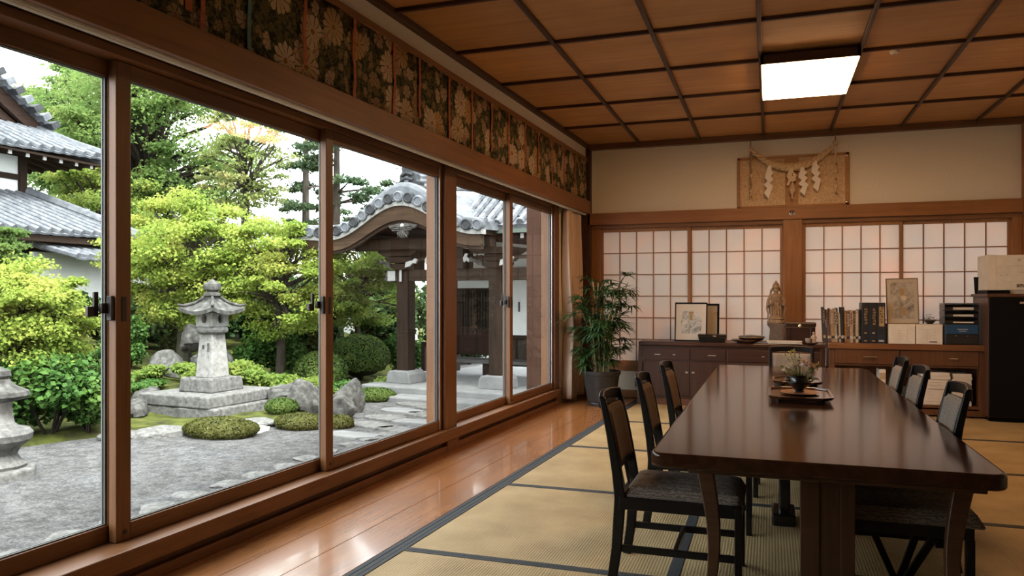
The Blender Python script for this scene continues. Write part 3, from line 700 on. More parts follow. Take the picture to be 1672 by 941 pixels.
MB().box(.98, 1.06, -14, .65, 1.75, 1.95).build('wall_rail', M_timberx, th_)
MB().box(.98, 1.06, -14, .65, 2.35, 2.7).build('wall_rail', M_timberx, th_)
l3e = lambda u: W(-14.9, 13.2 + 3.4*u, 2.28); l3t = lambda u: W(-16.4, 13.0 + 3.4*u, 2.66)
tile_field(l3e, l3t, 11, M_tile, th_, 'pent_roof', .08, 5)

# ------------------------------------------------------------------ stone lanterns
la = thing('stone_lantern', 'tall grey stone lantern on stepped plinths in the middle of the garden', 'stone lantern', (-8.12, 9.58, 0), -R(4.7))
def slab(mb, hw, hd, z0, z1, cx=0, cy=0, taper=0, seed=0):
    q = random.Random(seed); n = 9; lo, hi = [], []
    pts = []
    for sx, sy, ex, ey in ((-1,-1,1,-1), (1,-1,1,1), (1,1,-1,1), (-1,1,-1,-1)):
        for k in range(n):
            t = k/n; pts.append((sx+(ex-sx)*t, sy+(ey-sy)*t))
    for x, y in pts:
        j = 1 + q.uniform(-.018, .012); lo.append((cx+x*hw*j, cy+y*hd*j, z0)); hi.append((cx+x*(hw-taper)*j, cy+y*(hd-taper)*j, z1 + q.uniform(-.006, .006)))
    m_ = len(pts); mb.add(lo+hi, [tuple(range(m_-1,-1,-1)), tuple(range(m_, 2*m_))] + [(i, (i+1)%m_, m_+(i+1)%m_, m_+i) for i in range(m_)]); return mb
slab(MB(), .74, .76, -.46, -.20, .02, .03, .02, 1).build('lower_step', M_granite, la, bevel=.02)
slab(MB(), .70, .70, -.20, -.035, -.05, -.02, .015, 2).build('upper_step', M_granite, la, bevel=.02)
slab(MB(), .335, .335, -.035, .17, -.02, 0, .02, 3).build('base_block', M_granite, la, bevel=.02)
slab(MB(), .175, .175, .17, .835, 0, 0, .045, 4).build('shaft', M_granitepale, la, bevel=.015)
for k, z in enumerate((.60, .67, .64)): 
    MB().box(.05-.1*(k == 2), .085-.1*(k == 2), -.178+.03*(z-.2)*1.6, -.15, z-.03, z+.03).build('carved_mark', M_granitedark, la)
MB().lathe([(.17, .83), (.24, .86), (.25, .90), (.235, .935), (.18, .95), (.0, .95)], (0, 0, 0), 8, R(22.5)).build('middle_platform', M_granite, la, bevel=.012)
mb = MB()
for a in range(4):
    ca, sa = math.cos(a*PI/2), math.sin(a*PI/2)
    def pp(x, y, z): return (x*ca - y*sa, x*sa + y*ca, z)
    h = .165; win = [(.052*math.cos(t), 1.065+.07*math.sin(t)) for t in [2*PI*k/16 for k in range(16)]]
    outer = [(-h + 2*h*min(1, max(0, .5+.5*1.4*math.cos(2*PI*k/16))), 1.065 + .115*max(-1, min(1, 1.4*math.sin(2*PI*k/16)))) for k in range(16)]
    vs = [pp(x, -h, z) for x, z in outer] + [pp(x, -h, z) for x, z in win] + [pp(x, -h+.05, z) for x, z in win]
    mb.add(vs, [(k, (k+1)%16, 16+(k+1)%16, 16+k) for k in range(16)] + [(16+k, 16+(k+1)%16, 32+(k+1)%16, 32+k) for k in range(16)])
mb.build('fire_box', M_granitepale, la)
MB().box(-.115, .115, -.115, .115, .95, 1.18).build('fire_box_core', M_granitedark, la)
# roof with swept corners
def lroof(u, v):
    a = 2*PI*u; c, s = math.cos(a), math.sin(a); k = 1/max(abs(c), abs(s)); corner = (k-1)/.414
    r = .06 + .29*v; z = 1.42 - .235*v**.62 + .075*corner*max(0, v-.35)**1.5*1.6
    return (r*c*k*(1 - .04*corner*v), r*s*k*(1 - .04*corner*v), z)
mb = MB(); mb.grid(lroof, 64, 12); mb.grid(lambda u, v: (lambda p: (p[0]*1.0, p[1]*1.0, p[2]-.055 - .0*v))(lroof(u, 1-.0*v)) if v == 0 else (.14*math.cos(2*PI*u), .14*math.sin(2*PI*u), 1.15), 64, 1)
vs = [lroof(k/64, 1) for k in range(64)]; mb.add(vs + [(x, y, z-.055) for x, y, z in vs], [(k, (k+1)%64, 64+(k+1)%64, 64+k) for k in range(64)])
mb.build('lantern_roof', M_granitedark, la, True, merge=True, angle=50)
for a in range(4):
    t = a*PI/2 + PI/4; MB().tube([(.07*math.cos(t), .07*math.sin(t), 1.43), (.24*math.cos(t), .24*math.sin(t), 1.31), (.40*math.cos(t), .40*math.sin(t), 1.265), (.49*math.cos(t), .49*math.sin(t), 1.285)], [.02, .022, .024, .014], 7).build('roof_rib', M_granitedark, la, True)
MB().lathe([(.08, 1.40), (.13, 1.42), (.13, 1.455), (.08, 1.475), (.075, 1.485), (.125, 1.51), (.135, 1.55), (.12, 1.60), (.06, 1.64), (.02, 1.665), (.0, 1.69)], (0, 0, 0), 20).build('finial', M_granitedark, la, True)
sl = thing('snow_viewing_lantern', 'low rounded grey stone lantern cut by the left picture edge', 'stone lantern', (-7.32, 5.54, GZ), R(8))
MB().lathe([(.36, -.05), (.38, .0), (.37, .075), (.33, .09), (.0, .09)], (0, 0, 0), 6, R(10)).build('base', M_granite, sl, bevel=.015)
MB().lathe([(.25, .09), (.26, .12), (.20, .17), (.17, .22), (.20, .29), (.27, .34), (.30, .37), (.31, .43), (.28, .47), (.18, .50), (.155, .53), (.0, .53)], (0, 0, 0), 28).build('bowl', M_granite, sl, True)
MB().lathe([(.15, .52), (.135, .60), (.125, .70), (.14, .76), (.0, .76)], (0, 0, 0), 24).build('neck', M_granitepale, sl, True)
MB().lathe([(.14, .75), (.25, .775), (.285, .81), (.27, .85), (.17, .90), (.12, .95), (.10, .98), (.12, 1.01), (.11, 1.06), (.03, 1.10), (0, 1.11)], (0, 0, 0), 24).build('cap', M_granitedark, sl, True)
for s in (0, 1.2, 2.4, 3.6, 4.8):
    MB().tube([(.16*math.cos(s), .16*math.sin(s), .5), (.26*math.cos(s), .26*math.sin(s), .40), (.19*math.cos(s), .19*math.sin(s), .27)], .016, 6).build('carved_petal', M_granite, sl, True)

# ------------------------------------------------------------------ rocks, kerb stones and path slabs
def rock(label, x, y, z, sx, sy, sz, seed, mat=None, name='garden_rock', grp='rocks in the planting bed'):
    q = random.Random(seed); ph = [(Vector((q.gauss(0,1), q.gauss(0,1), q.gauss(0,1))).normalized(), q.uniform(.55, .9)) for _ in range(11)]
    def fn(p):
        r = 1.0
        for d, lim in ph:
            k = p.dot(d)
            if k > 0: r = min(r, lim/k) if k > .25 else r
        return r + .03*math.sin(9*p.x+seed)*math.sin(8*p.y+2*p.z) + .02*math.sin(17*p.z+11*p.x)
    o = MB().ball((0, 0, 0), 1, 14, sx, sy, sz, fn).build(name, mat or M_granitedark, None, True, merge=True, angle=28)
    return tag(o, label, 'rock', grp, (x, y, z), q.uniform(0, 6))
rock('pale flat rock at the gravel edge in front of lantern steps, larger one', -7.45, 7.82, GZ+.0, .42, .34, .13, 1, M_granite)
rock('small flat grey rock at gravel edge left of the clipped moss mound', -7.85, 7.55, GZ+.0, .28, .24, .10, 2, M_granite)
rock('rough dark rock against the left side of the lantern steps', -9.15, 9.35, -.28, .42, .34, .30, 3)
rock('rounded rock left of the lantern steps beside the window frame', -8.75, 8.65, -.30, .36, .30, .22, 4)
rock('flat stepping rock right of the lantern steps at the gravel edge', -6.75, 8.95, GZ+.02, .40, .30, .09, 5, M_granite)
rock('thin pale stone lying on gravel beside the moss mound', -6.55, 8.62, GZ, .30, .22, .05, 6, M_granitepale)
rock('large rough rock left of middle window post beside clipped shrubs', -6.72, 9.95, -.18, .38, .32, .34, 7)
rock('low angular rock behind the small green mound, near window post', -7.15, 10.1, -.15, .34, .30, .24, 8)
rock('big upright rough rock right of window post, by the paving path', -6.22, 10.35, -.20, .34, .28, .36, 9)
rock('smaller rough rock leaning on the big rock beside paving path', -5.98, 9.85, -.28, .24, .22, .24, 10)
rock('big mossy boulder behind lantern at foot of maple trunk', -9.6, 11.3, .22, .55, .42, .30, 11)
rock('grey boulder left of lantern shaft in the shade', -10.2, 10.9, .12, .42, .34, .34, 12)
rock('small upright rock at the base of maple trunk', -10.3, 11.6, .60, .26, .22, .30, 13)
rock('small brown rock in moss right of lantern base block', -7.25, 10.6, -.1, .18, .16, .13, 14)
ords = ['first','second','third','fourth','fifth','sixth','seventh','eighth','ninth','tenth','eleventh','twelfth','thirteenth','fourteenth','fifteenth','sixteenth','seventeenth','eighteenth']
for k in range(13):
    q = random.Random(300+k); y = 3.9 + k*.42; x = -4.98 + .022*(y-4)*2 + q.uniform(-.03, .03)
    rock('pale kerb stone in gravel edge row under windows, %s from left' % ords[k], x, y, GZ+.0, q.uniform(.12, .17), q.uniform(.20, .24), .03, 300+k, M_granite, 'kerb_stone', 'kerb stones along the gravel')
SL = [(-5.10, 8.60, .38, .18), (-4.72, 9.15, .34, .16), (-5.22, 9.35, .42, .20), (-4.75, 9.80, .38, .18), (-5.35, 10.0, .36, .2), (-4.85, 10.45, .42, .2), (-5.45, 10.7, .40, .2), (-4.95, 11.15, .45, .2), (-5.55, 11.4, .38, .18), (-4.45, 11.6, .4, .2), (-5.05, 11.85, .46, .16), (-4.35, 12.2, .4, .16)]
for k, (x, y, a, c) in enumerate(SL):
    q = random.Random(500+k); n = 11; poly = []
    for i in range(n):
        t = 2*PI*i/n; j = q.uniform(.82, 1.08); poly.append((a*j*math.copysign(abs(math.cos(t))**.7, math.cos(t)), c*j*math.copysign(abs(math.sin(t))**.7, math.sin(t))))
    o = MB().prism(poly, (0, 0, -.05), (1,0,0), (0,1,0), (0, 0, .085)).build('paving_slab', M_granite if k % 3 else M_concrete, None, bevel=.012)
    tag(o, 'irregular flat stone slab of path to the porch, %s counted from the window side' % ords[k], 'paving slab', 'stone slabs of the path', (x, y, GZ), R(-8) + q.uniform(-.15, .15))

# ------------------------------------------------------------------ trees and shrubs
def leaf_cloud(centres, radii, n_each, size, seed, up=.8, flat=.35, shell=.5):
    """(N*4,3) leaf rhombs spread through flattened pads"""
    g = np.random.default_rng(seed); C_ = []; n_tot = 0
    cs = np.repeat(np.asarray(centres, float), n_each, axis=0); rs = np.repeat(np.asarray(radii, float), n_each, axis=0)
    N = len(cs); d = g.normal(size=(N, 3)); d /= np.linalg.norm(d, axis=1, keepdims=True); rad = np.abs(g.normal(size=(N, 1)))*.34*(1-shell) + (g.random((N, 1))**.6)*(.55+.45*shell) + .12*np.abs(g.normal(size=(N, 1)))
    rad = np.clip(rad, 0, 1.35); p = cs + d*rad*rs
    nrm = np.stack([d[:, 0]*.5, d[:, 1]*.5, np.full(N, up)], 1) + g.normal(size=(N, 3))*(1-up*.55)*.75; nrm /= np.linalg.norm(nrm, axis=1, keepdims=True)
    a = np.cross(nrm, g.normal(size=(N, 3))); a /= np.linalg.norm(a, axis=1, keepdims=True); b2 = np.cross(nrm, a)
    s = size*(.6 + .8*g.random((N, 1))); fold = nrm*s*.15
    V = np.empty((N, 4, 3)); V[:, 0] = p - a*s*.5; V[:, 1] = p + b2*s*.34 + fold; V[:, 2] = p + a*s*.5; V[:, 3] = p - b2*s*.34 + fold
    return V.reshape(-1, 3)
def crown_pads(c, R3, n, seed, zflat=.32, rmin=.22, rmax=.42, bias=.35):
    q = random.Random(seed); cs, rs = [], []
    for k in range(n):
        for _ in range(30):
            d = Vector((q.gauss(0,1), q.gauss(0,1), q.gauss(0,1))).normalized(); t = q.uniform(bias, 1)**.6
            p = Vector((c[0]+d.x*R3[0]*t, c[1]+d.y*R3[1]*t, c[2]+d.z*R3[2]*t))
            if all((p-Vector(o)).length > rmin*R3[0]*.55 for o in cs): break
        r = q.uniform(rmin, rmax)*min(R3[0], R3[1]); cs.append(tuple(p)); rs.append((r, r, r*zflat))
    return cs, rs
M_bark = speckle('grey_brown_bark', [(.3, (.055, .045, .035)), (.7, (.16, .135, .11))], 9, 6, .9, .7, .02, (1, 1, .3))
M_barkdark = speckle('dark_bark', [(.3, (.025, .02, .016)), (.7, (.08, .065, .05))], 9, 6, .9, .7, .02, (1, 1, .3))
M_barkmoss = speckle('mossy_bark', [(.3, (.07, .075, .045)), (.55, (.17, .17, .12)), (.75, (.24, .24, .20))], 6, 6, .9, .6, .02, (1, 1, .4))
def tree(label, x, y, crown_c, R3, npads, leaves, size, lmat, bark, seed, trunk_r, fork=.45, grp='garden trees', zflat=.42, rmin=.14, rmax=.40, lean=(0, 0), name='tree', shell=.3, up=.65, pads=None, cat='tree'):
    z = ground(x, y); t = thing(name, label, cat, (x, y, z - .02), 0, grp)
    c = Vector(crown_c) - Vector((x, y, z)); q = random.Random(seed)
    cs, rs = pads if pads else crown_pads(c, R3, npads, seed, zflat, rmin, rmax)
    top = c + Vector((0, 0, R3[2]*.55)); fz = c.z - R3[2]*.75 + R3[2]*fork*.5
    fz = max(.25, fz)
    tp = [Vector((0, 0, -.1)), Vector((lean[0]*.4+q.uniform(-.05, .05), lean[1]*.4, fz*.45)), Vector((lean[0], lean[1], fz)), Vector((c.x*.7+lean[0]*.3, c.y*.7, (fz+top.z)*.5)), top]
    MB().tube(tp, [trunk_r*1.25, trunk_r, trunk_r*.85, trunk_r*.5, trunk_r*.12], 10).build('trunk', bark, t, True)
    mb = MB()
    for k, p in enumerate(cs):
        p = Vector(p); f = q.uniform(.0, .75); i0 = 2 + (1 if f > .5 else 0); base = tp[2].lerp(tp[3], f*2) if f < .5 else tp[3].lerp(tp[4], (f-.5)*2)
        if base.z > p.z: base = tp[2].lerp(tp[3], q.uniform(0, .3))
        m1 = base.lerp(p, .4) + Vector((q.uniform(-.1, .1), q.uniform(-.1, .1), q.uniform(-.05, .12)))*R3[0]*.5
        r0 = trunk_r*q.uniform(.28, .42)
        mb.tube([base, m1, base.lerp(p, .75)+Vector((q.uniform(-.05,.05), 0, q.uniform(-.03,.06)))*R3[0], p], [r0, r0*.7, r0*.45, r0*.15], 6, False)
        for _ in range(2):
            e = p + Vector((q.uniform(-1, 1)*rs[k][0]*.8, q.uniform(-1, 1)*rs[k][1]*.8, q.uniform(-.2, .6)*rs[k][2])); mb.tube([m1.lerp(p, .6), p.lerp(e, .5), e], [r0*.3, r0*.2, r0*.08], 5, False)
    mb.build('branches', bark, t, True)
    fast_mesh('foliage', leaf_cloud(cs, rs, leaves, size, seed, up, shell=shell), 4, lmat, t)
    return t
LG = leaf_mat('maple_leaf_bright', [(.30, (.30, .50, .08)), (.48, (.62, .82, .15)), (.66, (.95, .98, .24))], 1.4, .5)
LG2 = leaf_mat('maple_leaf_fresh', [(.30, (.24, .44, .09)), (.5, (.50, .70, .15)), (.7, (.82, .88, .22))], 1.6, .5)
LM = leaf_mat('broadleaf_mid_green', [(.30, (.22, .40, .12)), (.5, (.34, .54, .15)), (.7, (.60, .74, .22))], .7, .6)
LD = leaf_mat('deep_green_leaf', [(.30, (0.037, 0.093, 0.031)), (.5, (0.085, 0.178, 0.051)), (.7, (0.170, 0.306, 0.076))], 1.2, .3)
LS = leaf_mat('shrub_green_leaf', [(.30, (0.081, 0.207, 0.054)), (.5, (0.162, 0.360, 0.081)), (.7, (0.306, 0.540, 0.108))], 2.0, .35)
LP = leaf_mat('pine_needle', [(.30, (.07, .14, .07)), (.5, (.15, .25, .12)), (.7, (.27, .38, .17))], 1.0, .3)
LO = leaf_mat('thin_canopy_leaf', [(.30, (.30, .44, .12)), (.5, (.52, .64, .20)), (.7, (.80, .70, .30))], .8, .5)
LC = leaf_mat('clipped_azalea_leaf', [(.30, (0.081, 0.153, 0.040)), (.5, (0.171, 0.279, 0.063)), (.7, (0.288, 0.396, 0.099))], 3, .3)
LY = leaf_mat('mossy_mound_leaf', [(.30, (0.128, 0.128, 0.043)), (.5, (0.221, 0.238, 0.060)), (.7, (0.340, 0.340, 0.119))], 4, .3)

tree('bright yellow green maple directly behind the stone lantern, left of it', -10.96, 12.12, (-10.75, 12.25, 2.15), (1.60, 1.40, 1.40), 110, 520, .062, LG, M_barkmoss, 21, .13, lean=(.1, 0))
tree('wide yellow green maple with bare dark branches right of the lantern', -8.87, 12.30, (-8.80, 12.3, 1.80), (1.30, 1.2, 1.15), 95, 330, .058, LG, M_bark, 22, .085)
tree('low bright maple in the window pane beside the porch roof', -8.95, 15.3, (-8.75, 15.2, 1.75), (1.15, 1.0, 1.05), 80, 380, .062, LG2, M_bark, 23, .07)
tree('spreading bright maple at left beside low stone lantern', -9.7, 7.15, (-9.35, 7.35, 1.10), (1.0, .95, .78), 95, 420, .05, LG, M_barkdark, 24, .085)
tree('green leafy tree at left picture edge in front of the temple hall', -14.5, 10.6, (-14.5, 10.85, 2.0), (.95, .85, 1.0), 55, 420, .07, LM, M_bark, 25, .10)
tree('tall broad green tree rising behind the maples at left', -19.5, 19.8, (-19.3, 19.6, 6.3), (3.2, 3.1, 3.4), 120, 400, .115, LM, M_barkdark, 26, .30, zflat=.4)
tree('tall thin canopied tree with bare branching trunk against the sky', -13.74, 17.51, (-13.74, 17.5, 5.2), (1.35, 1.3, 1.55), 60, 90, .095, LO, M_bark, 27, .13, zflat=.35, rmin=.2, rmax=.34, shell=.3)
tree('leafy green tree behind the temple hall roof corner', -24.5, 22.5, (-24.0, 21.5, 7.0), (2.8, 2.6, 3.2), 100, 360, .14, LM, M_bark, 28, .22, zflat=.32)
tree('yellow green tree below the hall eave beside the window frame', -18.6, 17.6, (-18.8, 17.4, 3.6), (2.0, 1.6, 1.7), 70, 360, .10, LG2, M_bark, 29, .15)
def pine(label, x, y, ztop, zlow, w, seed, nlay, trunk_r, side=0):
    z = ground(x, y); t = thing('pine_tree', label, 'tree', (x, y, z-.02), 0, 'garden trees'); q = random.Random(seed); H_ = ztop - z
    MB().tube([(0, 0, -.1), (q.uniform(-.1,.1), 0, H_*.35), (q.uniform(-.12,.12), 0, H_*.7), (0, 0, H_)], [trunk_r*1.2, trunk_r, trunk_r*.7, trunk_r*.15], 10).build('trunk', M_bark, t, True)
    cs, rs = [], []; mb = MB()
    for k in range(nlay):
        h = zlow - z + (ztop - zlow)*(k/(nlay-1)) + q.uniform(-.25, .25)*(0 < k < nlay-1); r = w*(1 - .5*k/(nlay-1))
        for j in range(3):
            a = q.uniform(0, 2*PI); ln = r*q.uniform(.5, 1.0); e = Vector((math.cos(a)*ln, math.sin(a)*ln, h + q.uniform(-.2, .12)))
            mb.tube([(0, 0, h-.12), Vector((e.x*.5, e.y*.5, h-.02)), e], [trunk_r*.3, trunk_r*.2, .012], 6, False)
            for m_ in (.45, .75, 1.0):
                pr_ = w*q.uniform(.13, .24)
                if q.random() < .2: continue
                cs.append((e.x*m_ + q.uniform(-.2,.2), e.y*m_ + q.uniform(-.2,.2), h + (e.z-h)*m_ + q.uniform(-.16, .18))); rs.append((pr_, pr_, pr_*.36))
    mb.build('branches', M_bark, t, True)
    fast_mesh('foliage', leaf_cloud(cs, rs, 170, .11, seed, .5, shell=.2), 4, LP, t)
pine('tall pine left of the middle window post, behind the gate', -15.55, 23.24, 8.6, 4.0, 1.75, 31, 7, .15)
pine('tall dark trunked pine just right of the middle window post', -12.9, 20.96, 8.2, 3.6, 1.9, 32, 8, .14)
pine('lower pine with fine branches behind the porch roof', -11.3, 22.6, 5.6, 2.8, 1.6, 33, 6, .11)

def shrub(label, x, y, w, d, h, n, size, mat, seed, name='shrub', grp='garden shrubs', up=.5, trunk=False, zoff=0, shell=.85, cat='shrub'):
    z = ground(x, y) + zoff; t = thing(name, label, cat, (x, y, z - .01), random.Random(seed).uniform(0, 6), grp)
    if n <= 1400: cs, rs = [(0, 0, h*.42)], [(w, d, h*.6)]
    else:
        q = random.Random(seed); cs, rs = [], []
        for k in range(max(5, n//500)):
            a = q.uniform(0, 2*PI); r = q.uniform(0, .75); hh = q.uniform(.25, .8); cs.append((w*r*math.cos(a), d*r*math.sin(a), h*hh*(1-.25*r))); rs.append((w*.42, d*.42, h*.22))
    per = max(1, n//len(cs)); fast_mesh('foliage', leaf_cloud(cs, rs, per, size, seed, up, shell=shell), 4, mat, t)
    mb = MB(); q = random.Random(seed+1)
    for k in range(6):
        a = q.uniform(0, 6.28); mb.tube([(.03*math.cos(a), .03*math.sin(a), -.06), (w*.3*math.cos(a), d*.3*math.sin(a), h*.4), (w*.55*math.cos(a), d*.55*math.sin(a), h*.7)], [.02, .014, .006], 5)
    mb.build('stems', M_barkdark, t, True)
    return t
def dome(label, x, y, w, d, h, mat, seed, n=5200, size=.04, stem=0, grp='clipped shrubs', name='clipped_shrub', cat='shrub'):
    """clipped cushion: a solid core of twigs under a dense skin of small leaves"""
    z = ground(x, y); t = thing(name, label, cat, (x, y, z - .01), 0, grp); q = random.Random(seed)
    c = Vector((0, 0, stem + h*.42))
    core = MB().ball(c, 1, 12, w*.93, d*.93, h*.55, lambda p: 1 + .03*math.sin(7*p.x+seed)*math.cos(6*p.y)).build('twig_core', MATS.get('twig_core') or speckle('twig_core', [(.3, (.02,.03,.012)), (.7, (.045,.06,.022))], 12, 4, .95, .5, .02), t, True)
    if stem:
        for k in range(3): MB().tube([(q.uniform(-.04,.04), q.uniform(-.04,.04), -.1), (q.uniform(-.1,.1), q.uniform(-.1,.1), stem*.8), (q.uniform(-.2,.2)*w, q.uniform(-.2,.2)*d, stem+h*.3)], [.04, .03, .02], 7).build('stem', M_barkdark, t, True)
    g = np.random.default_rng(seed); dd = g.normal(size=(n, 3)); dd /= np.linalg.norm(dd, axis=1, keepdims=True)
    dd = dd[dd[:, 2] > -.6]; wob = 1 + .05*np.sin(7*dd[:, 0]+seed)*np.cos(6*dd[:, 1]) + .03*g.random(len(dd))
    p = np.array(c) + dd*np.array([w, d, h*.58])*wob[:, None]; nr = dd + g.normal(size=dd.shape)*.55; nr /= np.linalg.norm(nr, axis=1, keepdims=True)
    a = np.cross(nr, g.normal(size=dd.shape)); a /= np.linalg.norm(a, axis=1, keepdims=True); b2 = np.cross(nr, a); s = size*(.6+.8*g.random((len(dd), 1)))
    V = np.stack([p-a*s*.5, p+b2*s*.35, p+a*s*.5, p-b2*s*.35], 1).reshape(-1, 3)
    fast_mesh('foliage', V, 4, mat, t)
    return t
dome('large round clipped shrub on short stem left of porch post', -8.17, 14.12, .60, .60, .78, LC, 41, 8000, .05, .16)
dome('round clipped shrub half hidden by the middle window post', -8.15, 12.6, .48, .48, .68, LC, 42, 6000, .05)
dome('low clipped moss green mound on gravel before lantern steps', -6.75, 8.12, .50, .34, .24, LY, 43, 7000, .03)
dome('small dark green cushion right of lantern steps', -6.85, 9.55, .24, .22, .22, LC, 44, 3000, .03)
dome('low yellow green cushion at gravel edge left of window post', -6.12, 8.98, .38, .30, .20, LY, 45, 4500, .03)
dome('low green cushion beside path right of the rough rocks', -6.55, 11.75, .42, .36, .22, LC, 46, 4500, .035)
dome('small mossy tuft by path at right side of window post', -5.62, 9.15, .20, .18, .18, LY, 47, 2200, .03)
shrub('broad leafy dark green shrub at left behind low stone lantern', -8.6, 7.2, .86, .70, 1.06, 7200, .085, LS, 51, up=.75)
shrub('low green leafy skirt shrub at gravel edge near left window frame', -8.35, 7.55, .55, .35, .42, 2600, .07, LS, 52, up=.75)
shrub('pale green ground shrub at left edge below broad leafy shrub', -8.95, 6.6, .45, .35, .38, 2200, .07, LS, 53, up=.75)
shrub('bright green leafy undergrowth just right of the lantern shaft', -8.45, 10.75, .62, .5, .85, 4200, .075, LG2, 54, up=.75)
shrub('light green fern like undergrowth between lantern and right maple', -7.85, 11.1, .70, .5, .48, 4000, .07, LG2, 55, up=.75)
shrub('light green undergrowth left of lantern shaft', -9.15, 10.35, .62, .45, .45, 3200, .07, LG2, 56, up=.75)
shrub('mid green shrub behind lantern between the two maples', -9.3, 12.6, .8, .6, 1.15, 4600, .085, LS, 57, up=.7)
shrub('green leafy shrub by left window frame behind rocks', -10.9, 10.7, .55, .5, 1.05, 3600, .075, LS, 58, up=.7)
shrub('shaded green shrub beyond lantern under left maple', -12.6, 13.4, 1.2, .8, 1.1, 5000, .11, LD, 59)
shrub('yellow green shrub at right foot of large clipped shrub', -6.85, 12.8, .35, .3, .3, 1300, .05, LG2, 60, up=.7)
shrub('green shrub right behind large clipped shrub near porch', -7.8, 15.4, .8, .6, 1.0, 4600, .09, LS, 61)
shrub('low fresh green plants right of lantern base block', -7.55, 10.75, .5, .35, .34, 2400, .06, LG2, 62, up=.75)
shrub('tuft of fresh green leaves at left of rough rocks by window post', -7.0, 10.75, .3, .25, .42, 1200, .05, LG2, 63, up=.7)
GC = [(-9.9, 10.3, 'rocks left of lantern'), (-9.5, 9.7, 'the left end of lantern steps'), (-10.6, 12.6, 'the mossy boulder'), (-8.0, 11.9, 'the right maple trunk'), (-7.3, 11.7, 'the large clipped shrub front'), (-9.9, 8.4, 'the left window frame'), (-10.6, 9.3, 'the shaded moss at left'), (-11.6, 10.6, 'the stone bench'), (-9.7, 8.9, 'the rough rock left of steps'), (-8.9, 11.3, 'the lantern shaft, deep'), (-11.3, 9.6, 'the broad leafy shrub, far')]
for k, (x, y, wh) in enumerate(GC):
    q = random.Random(700+k); shrub('low patch of green ground cover near ' + wh, x, y, q.uniform(.4, .6), q.uniform(.35, .5), q.uniform(.18, .34), 1900, .055, [LG2, LS, LC][k % 3], 720+k, 'ground_cover', 'ground cover plants in moss', up=.7, cat='plant')
nb = 0
BK2 = [(-13.7, 11.9, .9, .7, 1.2), (-13.5, 13.3, 1.0, .8, 1.5), (-14.2, 17.3, 1.5, 1.0, 2.2), (-13.6, 15.2, 1.5, 1.1, 1.8), (-13.2, 18.2, 1.7, 1.2, 2.5), (-11.6, 16.6, 1.5, 1.1, 2.0), (-10.6, 19.4, 1.8, 1.2, 3.4), (-9.4, 17.6, 1.4, 1.0, 2.6), (-8.9, 20.8, 1.8, 1.1, 3.6), (-17.2, 18.2, 2.0, 1.4, 3.0), (-7.6, 18.8, 1.3, 1.0, 2.9), (-21.5, 19.8, 1.8, 1.4, 2.8)]
BK2.append((-10.4, 15.4, .9, .8, 1.7))
WH = ['before the temple hall wall', 'below the hall pent roof', 'behind the left maple', 'behind maple trunk in deep shade', 'below the thin canopied tree', 'between the two maples', 'under the tall pines', 'behind the right maple', 'left of the porch post, far back', 'beneath the tall broad tree', 'seen between porch post and wall', 'near foot of the temple hall', 'under the low maple beside porch roof']
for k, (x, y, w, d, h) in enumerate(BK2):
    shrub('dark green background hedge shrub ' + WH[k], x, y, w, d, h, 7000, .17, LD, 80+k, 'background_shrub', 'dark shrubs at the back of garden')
# garden wall far behind the shrubs and pale bench like stone at left
gw = MB(); gw.box(-.12, .12, -9, 9, GZ, 1.55); o = gw.build('garden_wall', M_whitewall); tag(o, 'low pale garden wall far behind the shrubs', 'wall', None, (-17.0, 24.8, 0), R(55))
bs = thing('stone_bench', 'long grey stone slab bench behind the left shrubs', 'bench', (-12.9, 10.9, ground(-12.9, 10.9)), R(-52))
MB().box(-1.1, 1.1, -.22, .22, .22, .36).build('slab', M_granite, bs, bevel=.02)
for x in (-.8, .8): MB().box(x-.14, x+.14, -.18, .18, -.05, .22).build('support', M_granitedark, bs, bevel=.015)

TONE = 1.0
# ------------------------------------------------------------------ table
M_table = wood('dark_table_lacquer', (.026, .010, .0055), (.055, .022, .011), 'y', .13, .5, coat=.0, spec=.30, bs=.02)
M_tablegrain = wood('table_base_wood', (.034, .014, .007), (.065, .028, .013), 'z', .4, 1)
M_tablex = wood('table_apron_wood', (.045, .019, .009), (.085, .038, .018), 'x', .4, 1)
tb = thing('conference_table', 'long dark lacquered dining table with rounded corners on a pedestal and bowed legs', 'table', (.18, 5.6, 0))
def rounded(x0, x1, y0, y1, r, n=6):
    p = []
    for cx, cy, a in ((x1-r, y0+r, -90), (x1-r, y1-r, 0), (x0+r, y1-r, 90), (x0+r, y0+r, 180)):
        for k in range(n+1): t = R(a + 90*k/n); p.append((cx + r*math.cos(t), cy + r*math.sin(t)))
    return p
mb = MB(); mb.prism(rounded(-.68, .69, -2.27, 2.30, .07), (0, 0, .655), (1,0,0), (0,1,0), (0, 0, .065)); mb.build('tabletop', M_table, tb, True, bevel=.014, seg=3)
mb = MB(); mb.box(-.53, .65, -2.10, -2.04, .605, .655); mb.box(-.53, .65, 2.04, 2.10, .605, .655); mb.box(-.53, -.49, -2.04, 2.04, .605, .655); mb.box(.61, .65, -2.04, 2.04, .605, .655)
mb.build('apron', M_tablex, tb, bevel=.006)
for sx, x0 in ((-1, -.46), (1, .60)):
    for sy in (-1, 1):
        pts = []; sec = []
        for k in range(9):
            t = k/8; z = .605*(1-t)
            pts.append((x0 - .02*(sx < 0) + (.02+.045*math.sin(t*PI*.9))*(-sx)*.9, sy*(2.0), z)); sec.append((.05, .074 - .034*t))
        MB().path(pts, sec, up=(0, 1, 0)).build('leg', M_tablex, tb, True, bevel=.005)
